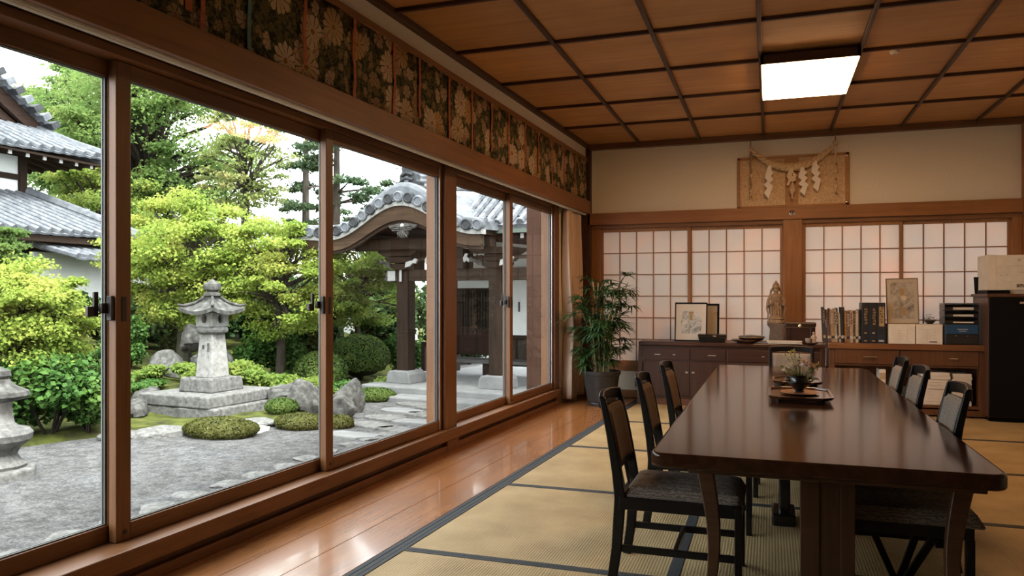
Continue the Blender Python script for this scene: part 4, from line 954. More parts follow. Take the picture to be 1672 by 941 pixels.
for y in (-1.92, 1.92):
    mb = MB(); mb.box(-.05, .175, y-.03, y+.03, .05, .605); mb.box(-.05, .03, y-.036, y-.029, .05, .6); mb.box(.115, .175, y-.036, y-.029, .05, .6)
    mb.build('pedestal', M_tablegrain, tb, bevel=.004)
    mb = MB(); mb.box(-.10, .225, y-.09, y+.09, 0, .05); mb.build('foot', M_tablegrain, tb, bevel=.008)
mb = MB(); mb.box(-.13, -.06, -.62, -.5, 0, .60); mb.box(-.17, -.03, -.7, -.42, 0, .075); mb.build('support_post', M_black, tb, bevel=.012)
MB().box(.03, .09, -1.9, 1.9, .16, .22).build('stretcher', M_tablegrain, tb, bevel=.004)

# ------------------------------------------------------------------ chairs
M_chair = speckle('black_chair_lacquer', [(.3, (.005, .0045, .0045)), (.7, (.009, .008, .0075))], 30, 3, .34, .05, .002, spec=.25)
def damask(name, c0, c1, sc):
    m, nt, out = nodes_of(name); b = pbsdf(nt, None, .75, 0, .25)
    v = coords(nt); w = nt.nodes.new('ShaderNodeTexWave'); w.wave_type = 'RINGS'; w.inputs['Scale'].default_value = sc; w.inputs['Distortion'].default_value = 9; w.inputs['Detail'].default_value = 3; w.inputs['Detail Scale'].default_value = 1.6
    nt.links.new(v, w.inputs['Vector']); r = ramp(nt, [(.25, c0), (.8, c1)]); nt.links.new(w.outputs['Fac'], r.inputs[0]); nt.links.new(r.outputs[0], b.inputs['Base Color'])
    bump(nt, w.outputs['Fac'], b, .25, .003); nt.links.new(b.outputs[0], out.inputs[0]); MATS[name] = m; return m
M_seat = damask('grey_damask', (.085, .066, .052), (.17, .14, .115), 30)
M_back = speckle('brown_upholstery', [(.35, (.085, .05, .03)), (.65, (.16, .10, .065))], 160, 3, .85, .2, .002)
M_backgrey = speckle('grey_upholstery', [(.35, (.13, .115, .10)), (.65, (.26, .235, .21))], 120, 3, .85, .2, .002)
def make_chair(label, bmat, loc, rz, scale=None):
    t = thing('dining_chair', label, 'chair', loc, rz, 'dining chairs around the table', scale)
    W = .205
    for s in (-1, 1):
        pts = [(-.285, s*W, 0), (-.262, s*W, .16), (-.245, s*W, .42), (-.262, s*W, .55), (-.295, s*W, .75), (-.335, s*W, .925)]
        MB().path(pts, [(.032, .046), (.032, .05), (.032, .055), (.032, .046), (.03, .038), (.028, .03)], up=(0, 1, 0)).build('leg', M_chair, t, True, bevel=.005)
        mb = MB(); mb.bar((.315, s*W, 0), (.315, s*W, .405), .034, .036, (0, 1, 0)); mb.build('leg', M_chair, t, bevel=.004)
        mb = MB(); mb.bar((-.262, s*W, .165), (.31, s*W, .165), .022, .034); mb.build('stretcher', M_chair, t, bevel=.003)
    mb = MB(); mb.bar((.02, -W, .165), (.02, W, .165), .022, .03); mb.build('stretcher', M_chair, t, bevel=.003)
    mb = MB(); mb.box(-.25, .33, -W-.017, -W+.012, .365, .43); mb.box(-.25, .33, W-.012, W+.017, .365, .43); mb.box(.305, .333, -W, W, .365, .43); mb.box(-.265, -.235, -W, W, .365, .43)
    mb.build('seat_frame', M_chair, t, bevel=.005)
    def seat(u, v):
        x = -.235 + .575*u; y = (-.215 + .43*v); e = min(1, 9*min(u, 1-u), 9*min(v, 1-v)); e = max(0, e); e = math.sqrt(1-(1-e)**2)
        return (x, y, .425 + .058*e + .010*math.sin(PI*u)*math.sin(PI*v))
    mb = MB(); mb.grid(seat, 22, 22); mb.box(-.232, .337, -.212, .212, .415, .427); mb.build('seat', M_seat, t, True)
    # upholstered back, slightly dished
    def bx(z): return -.262 - (z-.55)*.195 if z < .75 else -.301 - (z-.75)*.228
    z0, z1 = .565, .865
    def pad(side):
        def fn(u, v):
            y = (-.185 + .37*u); z = z0 + (z1-z0)*v; e = max(0, min(1, 10*min(u, 1-u), 10*min(v, 1-v))); e = math.sqrt(1-(1-e)**2)
            return (bx(z) + side*(.008 + .022*e) - .02*math.sin(PI*u), y, z)
        return fn
    mb = MB(); mb.grid(pad(1), 16, 16); mb.grid(pad(-.6), 16, 16); mb.build('backrest', bmat, t, True, angle=60)
    n = 8
    pts = [(bx(.90) - .028*math.sin(PI*k/n) - .002, -.215 + .43*k/n, .903 + .012*math.sin(PI*k/n)) for k in range(n+1)]
    MB().path(pts, (.060, .026), up=(0, 0, 1)).build('top_rail', M_chair, t, True, bevel=.005)
    pts = [(bx(.55) - .015*math.sin(PI*k/n), -.2 + .4*k/n, .553) for k in range(n+1)]
    MB().path(pts, (.028, .022), up=(0, 0, 1)).build('lower_rail', M_chair, t, True, bevel=.003)
    for y in (-.08, .08):
        MB().bar((-.247, y, .425), (-.272, y, .548), .04, .014, (1, 0, 0)).build('splat', M_chair, t, bevel=.003)
    return t
make_chair('black chair on window side of table nearest the camera, brown padded back', M_back, (-.455, 3.93, 0), 0, (1, 1, .97))
make_chair('black chair on window side of table, second from the camera, brown padded back', M_back, (-.435, 4.87, 0), R(1), (1, 1, .97))
make_chair('black chair on window side of table farthest from the camera, next to sideboard doors', M_back, (-.405, 5.78, 0), R(-1), (1, 1, .97))
make_chair('black chair with grey padded back on right side of table, nearest of three', M_backgrey, (.615, 4.58, 0), PI)
make_chair('black chair with grey padded back on right side of table, middle of three', M_backgrey, (.615, 5.65, 0), PI+R(1))
make_chair('black chair with grey padded back on right side of table, farthest of three', M_backgrey, (.615, 6.43, 0), PI)
make_chair('black chair with grey padded back at far end of table before the sideboard', M_backgrey, (.21, 8.02, 0), -PI/2, (1, 1, .945))
st = thing('upholstered_stool', 'dark backless stool with grey patterned seat pushed under near right table corner', 'stool', (.545, 3.985, 0))
def sseat(u, v):
    e = max(0, min(1, 8*min(u, 1-u), 8*min(v, 1-v))); e = math.sqrt(1-(1-e)**2)
    return (-.32 + .66*u, -.23 + .46*v, .40 + .065*e)
mb = MB(); mb.grid(sseat, 22, 18); mb.box(-.315, .335, -.225, .225, .392, .402); mb.build('seat', M_seat, st, True)
mb = MB(); mb.box(-.30, .30, -.21, -.18, .335, .397); mb.box(-.30, .30, .18, .21, .335, .397); mb.box(-.30, -.27, -.2, .2, .335, .397); mb.box(.27, .30, -.2, .2, .335, .397); mb.build('seat_frame', M_chair, st, bevel=.004)
for x in (-.28, .285):
    for y in (-.19, .19): MB().bar((x, y, 0), (x, y, .34), .036, .036, (0, 1, 0)).build('leg', M_chair, st, bevel=.004)
for y in (-.15, .15):
    MB().bar((-.1, y, .335), (.03, y*.2, .03), .03, .03, (0, 1, 0)).build('brace', M_chair, st, bevel=.003)
    MB().bar((.16, y, .335), (.03, y*.2, .03), .03, .03, (0, 1, 0)).build('brace', M_chair, st, bevel=.003)
MB().bar((-.28, .0, .045), (.285, 0, .045), .03, .03).build('stretcher', M_chair, st, bevel=.003)
MB().bar((-.28, -.19, .045), (-.28, .19, .045), .03, .03).build('stretcher', M_chair, st, bevel=.003)
MB().bar((.285, -.19, .045), (.285, .19, .045), .03, .03).build('stretcher', M_chair, st, bevel=.003)

# ------------------------------------------------------------------ trays, vase and flowers
M_tray = wood('brown_lacquer_tray', (.055, .022, .012), (.10, .042, .022), 'x', .14, .6, coat=.6)
def tray(loc, w, d, label, rz=0):
    t = thing('lacquer_tray', label, 'tray', loc, rz, 'lacquer trays on the table')
    c = .07
    def octo(w, d): return [(-w/2+c, -d/2), (w/2-c, -d/2), (w/2, -d/2+c), (w/2, d/2-c), (w/2-c, d/2), (-w/2+c, d/2), (-w/2, d/2-c), (-w/2, -d/2+c)]
    a, b2 = octo(w, d), octo(w-.035, d-.035); mb = MB()
    n = 8; z0, z1 = .018, .040
    vs = [(x*.92, y*.92, z0) for x, y in a] + [(x, y, z1) for x, y in a] + [(x, y, z1) for x, y in b2] + [(x*.985, y*.985, z1-.010) for x, y in b2]
    fs = [tuple(range(n-1, -1, -1)), tuple(range(3*n, 4*n))]
    for l in range(3): fs += [(l*n+i, l*n+(i+1)%n, (l+1)*n+(i+1)%n, (l+1)*n+i) for i in range(n)]
    mb.add(vs, fs); mb.build('tray_body', M_tray, t, bevel=.002)
    for sx in (-1, 1):
        for sy in (-1, 1): MB().lathe([(.018, 0), (.022, .02)], (sx*w*.33, sy*d*.33, 0), 10).build('foot', M_black, t)
    return t
tray((.19, 5.46, .7195), .40, .62, 'dark octagonal lacquer tray under the small black flower vase')
tray((.20, 6.32, .7195), .36, .46, 'dark octagonal lacquer tray behind the flower vase, toward the far end')
pl_ = thing('saucer', 'flat gold brown dish lying on the tray beneath the black vase', 'dish', (.19, 5.46, .7512))
MB().lathe([(.05, 0), (.10, .003), (.125, .010), (.12, .011), (.095, .006), (.0, .005)], (0, 0, 0), 28, sy=1.25).build('plate', plain('gold_brown_lacquer', (.32, .16, .06), .3, .3), pl_, True)
vs_ = thing('flower_vase', 'small round black vase on the tray holding pale flowers', 'vase', (.185, 5.44, .7612))
MB().lathe([(.028, 0), (.034, .004), (.028, .014), (.045, .03), (.066, .055), (.071, .078), (.064, .098), (.052, .106), (.056, .116), (.05, .116), (.045, .104), (.0, .09)], (0, 0, 0), 24).build('vase_body', M_black, vs_, True)
for sx in (-1, 1):
    MB().tube([(sx*.06, 0, .10), (sx*.082, 0, .095), (sx*.085, 0, .078), (sx*.068, 0, .07)], .006, 6).build('lug', M_black, vs_, True)
fl = thing('flower_arrangement', 'small arrangement of cream and pink flowers with green sprigs in black vase', 'flowers', (.185, 5.44, .7612))
M_stem = plain('flower_stem_green', (.16, .22, .05), .6)
M_grn = leaf_mat('sprig_green', [(.3, (.06, .12, .03)), (.7, (.20, .26, .06))], 20, .3)
M_cream = leaf_mat('cream_petals', [(.3, (.62, .50, .34)), (.7, (.75, .62, .46))], 20, .3)
M_pink = leaf_mat('pink_petals', [(.3, (.66, .46, .36)), (.7, (.78, .60, .46))], 20, .3)
M_yel = leaf_mat('yellow_green_spike', [(.3, (.45, .40, .10)), (.7, (.62, .52, .2))], 20, .3)
rr = random.Random(4)
def petalball(c, r, n, mat, name):
    vs = []
    for k in range(n):
        d = Vector((rr.gauss(0,1), rr.gauss(0,1), abs(rr.gauss(0,1))*.9)).normalized(); p = Vector(c) + d*r*rr.uniform(.55, 1)
        a = d.orthogonal().normalized(); a.rotate(Matrix.Rotation(rr.uniform(0, 6.28), 3, d)); b = d.cross(a); s = r*.42
        vs += [p - a*s*.6, p + b*s*.5 + d*s*.3, p + a*s*.8 + d*s*.5, p - b*s*.5 + d*s*.3]
    fast_mesh(name, np.array([tuple(v) for v in vs]), 4, mat, fl)
for (x, y, z, r, mt) in [(-.055, -.02, .165, .034, M_cream), (-.02, .0, .175, .026, M_cream), (.03, -.01, .185, .036, M_pink), (.07, .0, .17, .03, M_pink), (-.085, .01, .14, .022, M_cream), (.01, .03, .2, .025, M_cream), (.10, .01, .15, .022, M_cream)]:
    MB().tube([(x*.2, y*.2, .095), (x*.6, y*.6, .13), (x, y, z-.01)], .003, 5).build('stem', M_stem, fl)
    petalball((x, y, z), r, 60, mt, 'blossom')
for (x, y, z, mt) in [(-.09, .0, .255, M_yel), (-.06, .01, .275, M_yel), (-.035, -.01, .285, M_yel), (.005, .02, .255, M_grn), (.125, .01, .20, M_yel), (.135, -.01, .175, M_grn), (-.115, .0, .165, M_grn), (.1, -.04, .09, M_grn), (-.1, -.03, .12, M_grn), (.06, -.05, .08, M_yel)]:
    p0 = Vector((x*.15, y*.15, .095)); p1 = Vector((x, y, z)); mid = p0.lerp(p1, .5) + Vector((0, 0, .02))
    MB().tube([p0, mid, p1], [.0025, .0025, .0015], 5).build('stem', M_stem, fl)
    vs = []
    for k in range(26):
        t = rr.uniform(.45, 1); p = (mid.lerp(p1, (t-.5)*2) if t > .5 else p0.lerp(mid, t*2)); d = Vector((rr.gauss(0,1), rr.gauss(0,1), rr.gauss(.6,.7))).normalized()
        s = rr.uniform(.010, .02); a = d.orthogonal().normalized()
        vs += [p, p + d*s*.5 + a*s*.25, p + d*s, p + d*s*.5 - a*s*.25]
    fast_mesh('sprig', np.array([tuple(v) for v in vs]), 4, mt, fl)

# ------------------------------------------------------------------ sideboard
M_side = wood('sideboard_wood', (.034, .0125, .007), (.064, .025, .0145), 'x', .35, .7, coat=.1)
M_sidez = wood('sideboard_door_wood', (.034, .0125, .007), (.062, .024, .014), 'z', .35, .7, coat=.1)
M_brass = plain('pale_metal_handle', (.62, .52, .42), .3, .9)
sb = thing('sideboard', 'long dark wooden sideboard with drawers and doors under shoji windows', 'sideboard', (-.49, 10.2, 0))
X0, X1 = -1.14, 1.135
mb = MB(); mb.prism([(X0, -.27), (X1, -.27), (X1, .24), (X0, .24)], (0, 0, .765), (1,0,0), (0,1,0), (0, 0, .055)); mb.build('top', M_side, sb, True, bevel=.018, seg=3)
mb = MB(); mb.box(X0+.06, X1-.02, -.235, .23, .09, .765); mb.build('body', M_side, sb, bevel=.004)
for x in (X0+.03, X1-.03):
    MB().path([(x-.0, -.235, .765), (x-.01, -.24, .4), (x-.022, -.25, .0)], (.05, .055), up=(0, 1, 0)).build('side_post', M_sidez, sb, bevel=.004)
MB().box(X0+.06, X1-.04, -.22, .2, .0, .09).build('plinth', wood('plinth_wood', (.09,.035,.018), (.15,.06,.03), 'x', .4), sb)
dz0, dz1 = .585, .725
for k, (a, b2, hs) in enumerate([(X0+.075, X0+.66, [(.3, .075), (.66, .03)]), (X0+.685, X0+1.10, [(.6, .10)]), (X0+1.12, X0+1.66, [(.8, .03)]), (X0+1.68, X1-.06, [(.5, .09)])]):
    d = MB().box(a, b2, -.252, -.232, dz0, dz1).build('drawer', M_side, sb, bevel=.004)
    for f_, w_ in hs:
        x = a + (b2-a)*f_
        mb = MB(); mb.bar((x-w_/2, -.272, .655), (x+w_/2, -.272, .655), .010, .010); mb.bar((x-w_*.4, -.272, .655), (x-w_*.4, -.25, .655), .008, .008); mb.bar((x+w_*.4, -.272, .655), (x+w_*.4, -.25, .655), .008, .008)
        mb.build('handle', M_brass, d)
for k, (a, b2, side) in enumerate([(X0+.075, X0+.655, 1), (X0+.665, X0+1.10, -1), (X0+1.12, X0+1.64, 1), (X0+1.66, X1-.06, -1)]):
    d = MB().box(a, b2, -.250, -.232, .125, .565).build('door', M_sidez, sb, bevel=.004)
    x = b2-.035 if side > 0 else a+.035
    mb = MB(); mb.cbox((x, -.256, .43), (.03, .010, .045)); mb.lathe([(.006, 0), (.006, .01), (.011, .016), (.006, .022)], (0, 0, 0), 10)
    h = MB(); h.cbox((x, -.254, .43), (.032, .010, .022)); h.cbox((x, -.266, .43), (.012, .018, .012)); h.build('handle', M_brass, d, bevel=.003)

# ------------------------------------------------------------------ desk
M_desk = wood('desk_wood', (.13, .053, .02), (.22, .095, .038), 'x', .38, .7, coat=.1)
M_deskz = wood('desk_leg_wood', (.08, .033, .014), (.14, .06, .026), 'z', .42, .7)
dk = thing('desk', 'reddish wooden desk with two drawers and an open lower shelf, right of sideboard', 'desk', (1.51, 10.2, 0))
mb = MB(); mb.box(-.845, .845, -.26, .26, .775, .845); mb.build('top', M_desk, dk, bevel=.008)
for x in (-.80, .80):
    mb = MB(); mb.box(x-.035, x+.035, -.235, .235, .08 if x > 0 else 0, .775); mb.build('side_panel', M_deskz, dk, bevel=.004)
mb = MB(); mb.box(-.765, .765, .2, .235, .3, .775); mb.build('back_panel', M_deskz, dk)
mb = MB(); mb.box(-.765, .765, -.225, .2, .575, .595); mb.build('drawer_frame', M_deskz, dk)
for a, b2, hx, hw in ((-.76, -.06, -.38, .15), (-.05, .76, .50, .085)):
    d = MB().box(a, b2, -.240, .1, .60, .77).build('drawer', M_deskz, dk, bevel=.004)
    mb = MB(); mb.bar((hx-hw/2, -.262, .685), (hx+hw/2, -.262, .685), .012, .012); mb.bar((hx-hw*.4, -.262, .685), (hx-hw*.4, -.238, .685), .008, .008); mb.bar((hx+hw*.4, -.262, .685), (hx+hw*.4, -.238, .685), .008, .008)
    mb.build('handle', M_brass, d)
mb = MB(); mb.box(-.765, .765, -.22, .2, .10, .135); mb.build('shelf', M_deskz, dk, bevel=.003)
mb = MB(); mb.box(-.84, .84, -.235, .235, .02, .085); mb.build('plinth', M_deskz, dk, bevel=.004)
for x in (-.7, .7): MB().lathe([(.03, 0), (.04, .022)], (x, -.15, 0), 12).build('foot', M_deskz, dk)
M_paperw = speckle('white_paper', [(.3, (.58, .52, .45)), (.7, (.66, .60, .53))], 12, 3, .8, 0)
def stack(name, label, x, y, z, w, d, n, th, cat, rz=0, jit=.012, group=None):
    t = thing(name, label, cat, (x, y, z), rz, group); q = random.Random(int(x*1000)); zz = 0
    for k in range(n):
        h = th*q.uniform(.7, 1.3); ox, oy = q.uniform(-jit, jit), q.uniform(-jit, jit)
        MB().box(-w/2+ox, w/2+ox, -d/2+oy, d/2+oy, zz, zz+h).build('bundle', M_paperw, t, bevel=.001, seg=1); zz += h + .0006
    return t
stack('paper_stack', 'tall stack of white papers on the shelf beneath the desk', 1.83, 10.15, .136, .30, .28, 10, .035, 'papers')
stack('paper_stack', 'slimmer pile of white papers at right end of shelf beneath desk', 2.10, 10.15, .136, .19, .28, 11, .033, 'papers', R(4))
fb = thing('upright_folder', 'pale upright folder standing under the desk near its left drawer', 'folder', (1.27, 10.12, .136))
MB().box(-.035, .035, -.14, .14, 0, .40).build('cover', M_paperw, fb, bevel=.004)
MB().box(-.036, .036, -.142, -.138, .28, .36).build('spine_label', plain('beige_label', (.4,.3,.2), .7), fb)

# ------------------------------------------------------------------ black cabinet
cb = thing('tall_cabinet', 'tall brown cabinet with black front door standing at far right', 'cabinet', (2.72, 10.12, 0))
M_cab = wood('cabinet_side_wood', (.055, .022, .011), (.10, .042, .02), 'z', .4, .7)
mb = MB(); mb.box(-.40, .45, -.33, .34, .05, 1.40); mb.build('body', M_cab, cb, bevel=.004)
mb = MB(); mb.box(-.42, .47, -.38, .36, 1.40, 1.435); mb.build('top', M_cab, cb, bevel=.006)
mb = MB(); mb.box(-.38, .43, -.30, .32, 0, .05); mb.build('plinth', M_blackmat, cb)
dd_ = MB().box(-.395, .445, -.37, -.33, .06, 1.39).build('door', M_blackmat, cb, bevel=.006)
mb = MB(); mb.bar((-.11, -.392, 1.335), (.02, -.392, 1.335), .016, .022); mb.bar((-.09, -.392, 1.335), (-.09, -.368, 1.335), .01, .01); mb.bar((0, -.392, 1.335), (0, -.368, 1.335), .01, .01)
mb.build('handle', M_brass, dd_, bevel=.003)
# ------------------------------------------------------------------ things on cabinet, desk and sideboard
M_card = speckle('white_cardboard', [(.3, (.60, .55, .47)), (.7, (.68, .62, .54))], 10, 3, .85, .03, .002)
M_ink = plain('black_ink', (.01, .01, .01), .7)
M_faint = plain('faint_grey_print', (.40, .36, .31), .8)
def text(body, loc, size, mat, parent, name='lettering', rot=(PI/2, 0, 0), ext=.0008, sx=1):
    c = bpy.data.curves.new(name, 'FONT'); c.body = body; c.size = size; c.extrude = ext; c.offset = size*.018
    c.align_x = 'CENTER'; c.align_y = 'CENTER'; c.resolution_u = 2
    o = bpy.data.objects.new(name, c); COL.objects.link(o); c.materials.append(mat); o.location = loc; o.rotation_euler = rot; o.scale = (sx, 1, 1); o.parent = parent
    me = bpy.data.meshes.new_from_object(o.evaluated_get(bpy.context.evaluated_depsgraph_get())); w = bpy.data.objects.new(name, me); COL.objects.link(w)
    w.location = loc; w.rotation_euler = rot; w.scale = (sx, 1, 1); w.parent = parent; bpy.data.objects.remove(o)
    return w
ct = thing('cardboard_carton', 'white cardboard carton with black lettering on top of the tall cabinet', 'box', (2.71, 10.10, 1.476))
mb = MB(); mb.box(-.37, .40, -.24, .22, 0, .395); mb.build('carton_body', M_card, ct, bevel=.004)
MB().box(-.374, -.29, -.243, .222, -.0, .40).build('side_flap', M_card, ct, bevel=.003)
text('amoogla', (.0, -.2415, .055), .072, M_ink, ct, ext=.001, sx=.8)
mb = MB(); mb.box(-.20, .38, -.242, -.2405, .268, .272); mb.box(-.12, .38, -.242, -.2405, .355, .358); mb.box(-.22, .38, -.242, -.2405, .092, .094); mb.box(-.07, .03, -.242, -.2405, .195, .203); mb.cbox((-.07, -.2412, .335), (.03, .001, .022)); mb.cbox((-.24, -.2412, .165), (.02, .001, .01)); mb.cbox((-.19, -.2412, .17), (.015, .001, .01))
mb.build('print', M_faint, ct)
for k, (x, w, nm, col) in enumerate([(2.43, .22, 'short black plastic tray under left end of the white carton', M_blackmat), (2.98, .26, 'black plastic tray under right end of the white carton', M_blackmat)]):
    t = thing('desk_tray', nm, 'tray', (x, 10.06, 1.4355)); mb = MB(); mb.box(-w/2, w/2, -.24, .2, 0, .006); mb.box(-w/2, -w/2+.006, -.24, .2, 0, .04); mb.box(w/2-.006, w/2, -.24, .2, 0, .04); mb.box(-w/2, w/2, -.24, -.234, 0, .025); mb.box(-w/2, w/2, .194, .2, 0, .04)
    mb.build('tray_body', col, t, bevel=.002, seg=1)
stack('paper_stack', 'thin layered papers on the cabinet top beneath the white carton', 2.69, 10.02, 1.4355, .28, .30, 4, .0092, 'papers')
pc = thing('pen_cup', 'black plastic holder standing at left edge of the tall cabinet top', 'holder', (2.36, 10.33, 1.4355))
MB().lathe([(.045, 0), (.05, .002), (.062, .20), (.058, .20), (.046, .01), (0, .008)], (0, 0, 0), 20).build('cup', M_blackmat, pc, True)
MB().box(.0, .10, -.02, .09, .0, .27).build('back_block', M_blackmat, pc, bevel=.006)

# binders and books on the desk
def book(name, label, x, w, h, d, lean, mat, grp, cat='book', z=.8455, y=10.1, deco=None):
    t = thing(name, label, cat, (x, y, z), 0, grp); t.rotation_euler = (0, lean, 0)
    MB().box(-w/2, w/2, -d/2, d/2, 0, h).build('cover', mat, t, bevel=.003)
    MB().box(-w/2+.003, w/2-.003, -d/2+.01, d/2+.002, h-.004, h+.0012).build('pages', M_paperw, t)
    if deco: deco(t, w, h, d)
    return t
M_gold = plain('gold_foil', (.50, .34, .16), .4, .4)
M_silver = plain('silver_print', (.48, .46, .44), .5, .2)
M_bind = plain('black_binder_cloth', (.013, .014, .018), .45)
M_bindb = plain('dark_blue_binder_cloth', (.018, .026, .045), .45)
def spine_marks(y, x, z0, z1, w, mat, t, seed, name='spine_lettering'):
    q = random.Random(seed); mb = MB(); z = z1
    while z - .03 > z0:
        hh = q.uniform(.022, .032)
        for r_ in range(3):
            zz = z - hh*(r_+.3)/3; a = q.uniform(-.5, -.2)*w; b2 = q.uniform(.2, .5)*w; mb.box(x+a, x+b2, y-.0012, y+.001, zz-.003, zz)
        for r_ in range(2):
            xx = x + q.uniform(-.4, .4)*w; mb.box(xx-.0022, xx+.0022, y-.0012, y+.001, z-hh*.85, z)
        z -= hh + .006
    mb.build(name, mat, t)
def binder_deco(kind):
    def f(t, w, h, d):
        y = -d/2
        if kind == 2:
            MB().box(-w*.32, w*.34, y-.0012, y+.001, h*.42, h*.90).build('spine_label', M_gold, t); spine_marks(y-.001, .0, h*.43, h*.89, w*.5, M_ink, t, 5)
            MB().box(-w*.42, w*.42, y-.001, y+.001, .0, h*.22).build('lower_band', M_bindb, t); MB().box(-w*.36, w*.3, y-.002, y+.001, h*.045, h*.085).build('mark', M_silver, t)
        else:
            spine_marks(y, .004, h*.40, h*.86, w*.5, M_gold, t, kind+1); MB().box(-w*.2, w*.2, y-.0012, y+.001, h*.05, h*.07).build('mark', M_gold, t)
            MB().box(-w*.16, w*.16, y-.0012, y+.001, h*.24, h*.27).build('mark', M_gold if kind == 0 else M_silver, t)
    return f
for k, (x, nm) in enumerate([(1.083, 'leftmost of three tall black binders with gold spine lettering on desk'), (1.170, 'middle of three tall black binders with gold spine lettering on desk'), (1.257, 'rightmost of three tall black binders, spine with pale gold label')]):
    book('binder', nm, x, .083, .485, .30, 0, M_bind, 'tall black binders on the desk', 'binder', deco=binder_deco(k))
BK = [('dark grey', .030, .43, (.035, .033, .034)), ('slim charcoal', .020, .30, (.03, .028, .028)), ('dull red brown', .024, .40, (.13, .055, .035)), ('grey blue', .016, .415, (.07, .075, .085)), ('tan and ochre', .040, .40, (.30, .18, .08)),
      ('pale grey', .028, .41, (.28, .24, .20)), ('thin dark', .018, .42, (.03, .025, .02)), ('cream', .020, .36, (.40, .33, .24)), ('wide black', .045, .43, (.018, .017, .017)),
      ('orange brown', .034, .39, (.26, .12, .035)), ('mottled brown', .038, .385, (.15, .09, .05)), ('pinkish beige', .036, .39, (.36, .24, .17)), ('dark olive', .026, .385, (.06, .05, .03)), ('beige', .032, .39, (.42, .32, .22)), ('thin black', .024, .40, (.015, .014, .014))]
tot = sum(b[1] for b in BK); gap = (1.035 - .60 - tot) / len(BK); x = .60
for k, (nm, w, h, c) in enumerate(BK):
    q = random.Random(k+40); lean = R([-2.5, -3, -3.5, -2.5, -3, -2.6, -2.6, -2.2, -1.2, 0, 0, 0, 0, 0, 0][k]); d = q.uniform(.19, .26)
    mt = speckle('book_cover_%d' % k, [(.42, tuple(v*.8 for v in c)), (.58, tuple(min(1, v*1.2) for v in c))], 30, 4, .6, 0)
    mt2 = [M_gold, M_silver, M_ink][k % 3]
    def dec(t, w, h, d, k=k, mt2=mt2):
        spine_marks(-d/2, 0, h*.5, h*.9, w*.6, mt2, t, 90+k)
        MB().box(-w*.42, w*.42, -d/2-.001, -d/2+.001, h*.12, h*.2).build('spine_band', [M_silver, M_gold, M_bindb][(k+1) % 3], t)
    book('book', '%s book in the row between chest and binders, %s from the left' % (nm, ['first','second','third','fourth','fifth','sixth','seventh','eighth','ninth','tenth','eleventh','twelfth','thirteenth','fourteenth','fifteenth'][k]), x + w/2 + (.02 if lean else 0), w, h, d, lean, mt, 'books in a row on the desk', deco=dec, z=.8455 + abs(math.sin(lean))*w/2 + .0002, y=10.0 + d/2)
    x += w + gap
def filebox(label, x, w, seed):
    t = thing('file_box', label, 'box', (x, 10.12, .8455), 0, 'white file boxes on the desk')
    MB().box(-w/2, w/2, -.15, .15, 0, .225).build('box_body', M_card, t, bevel=.003)
    MB().box(-w/2-.002, w/2+.002, -.152, .152, .21, .232).build('lid', M_card, t, bevel=.003)
    q = random.Random(seed); mb = MB()
    for k in range(9):
        zz = .03 + .018*k
        if q.random() < .8: mb.box(-w*.4 + q.uniform(0, .05), q.uniform(.0, .4)*w, -.1515, -.1495, zz, zz+.0022)
    for xx in (-.1*w, .2*w): mb.box(xx, xx+.002, -.1515, -.1495, .03, .18)
    mb.build('printed_lines', M_faint, t)
    if seed == 2: MB().box(.0, .08, -.152, -.1495, .022, .034).build('printed_mark', M_ink, t)
    return t
filebox('left of two white file boxes on desk, beneath the framed print', 1.475, .285, 1)
filebox('right of two white file boxes on desk, beside the black letter trays', 1.765, .275, 2)
# framed print on the boxes
def art(name, c_bg, stops, scale, bounds):
    m, nt, out = nodes_of(name); b = pbsdf(nt, None, .7); v = coords(nt, (1, 1, .7)); f = noise(nt, v, scale, 8, .75, 1.2)
    r = ramp(nt, stops); nt.links.new(f, r.inputs[0]); nt.links.new(r.outputs[0], b.inputs['Base Color']); nt.links.new(b.outputs[0], out.inputs[0]); return m
M_mat = plain('print_mount', (.40, .34, .26), .8)
M_art1 = art('faded_ink_print', 0, [(.35, (.10, .085, .065)), (.47, (.30, .26, .21)), (.6, (.42, .37, .30))], 9, 0)
M_art2 = art('grey_ink_picture', 0, [(.36, (.16, .16, .15)), (.5, (.42, .41, .38)), (.62, (.60, .57, .52))], 11, 0)
pr = thing('framed_print', 'beige framed print leaning on shoji above the white file boxes', 'picture', (1.50, 10.05, 1.0782))
pr.rotation_euler = (R(-4), R(-1), 0)
fw, fh = .335, .545
MB().box(-fw/2, fw/2, 0, .014, 0, fh).build('mount', M_mat, pr)
mb = MB(); mb.box(-fw/2-.006, -fw/2+.004, -.006, .018, 0, fh); mb.box(fw/2-.004, fw/2+.006, -.006, .018, 0, fh); mb.box(-fw/2-.006, fw/2+.006, -.006, .018, -.0, .010); mb.box(-fw/2-.006, fw/2+.006, -.006, .018, fh-.010, fh); mb.build('frame', wood('pale_frame', (.16,.10,.05), (.24,.16,.09), 'z', .5), pr, bevel=.002, seg=1)
MB().box(-.125, .125, -.002, .001, .06, .50).build('artwork', M_art1, pr)
MB().lathe([(.030, 0), (.030, .002)], (0,0,0), 18).build('pale_motif', M_cream, pr).matrix_local = Matrix.Translation((.015, -.002, .31)) @ Matrix.Rotation(R(90), 4, 'X')
MB().box(-.02, .02, -.0035, -.001, .34, .42).build('ochre_motif', plain('ochre', (.32,.2,.08), .7), pr)
MB().box(-.012, .03, -.0035, -.001, .10, .2).build('ochre_motif', plain('ochre', (.32,.2,.08), .7), pr)
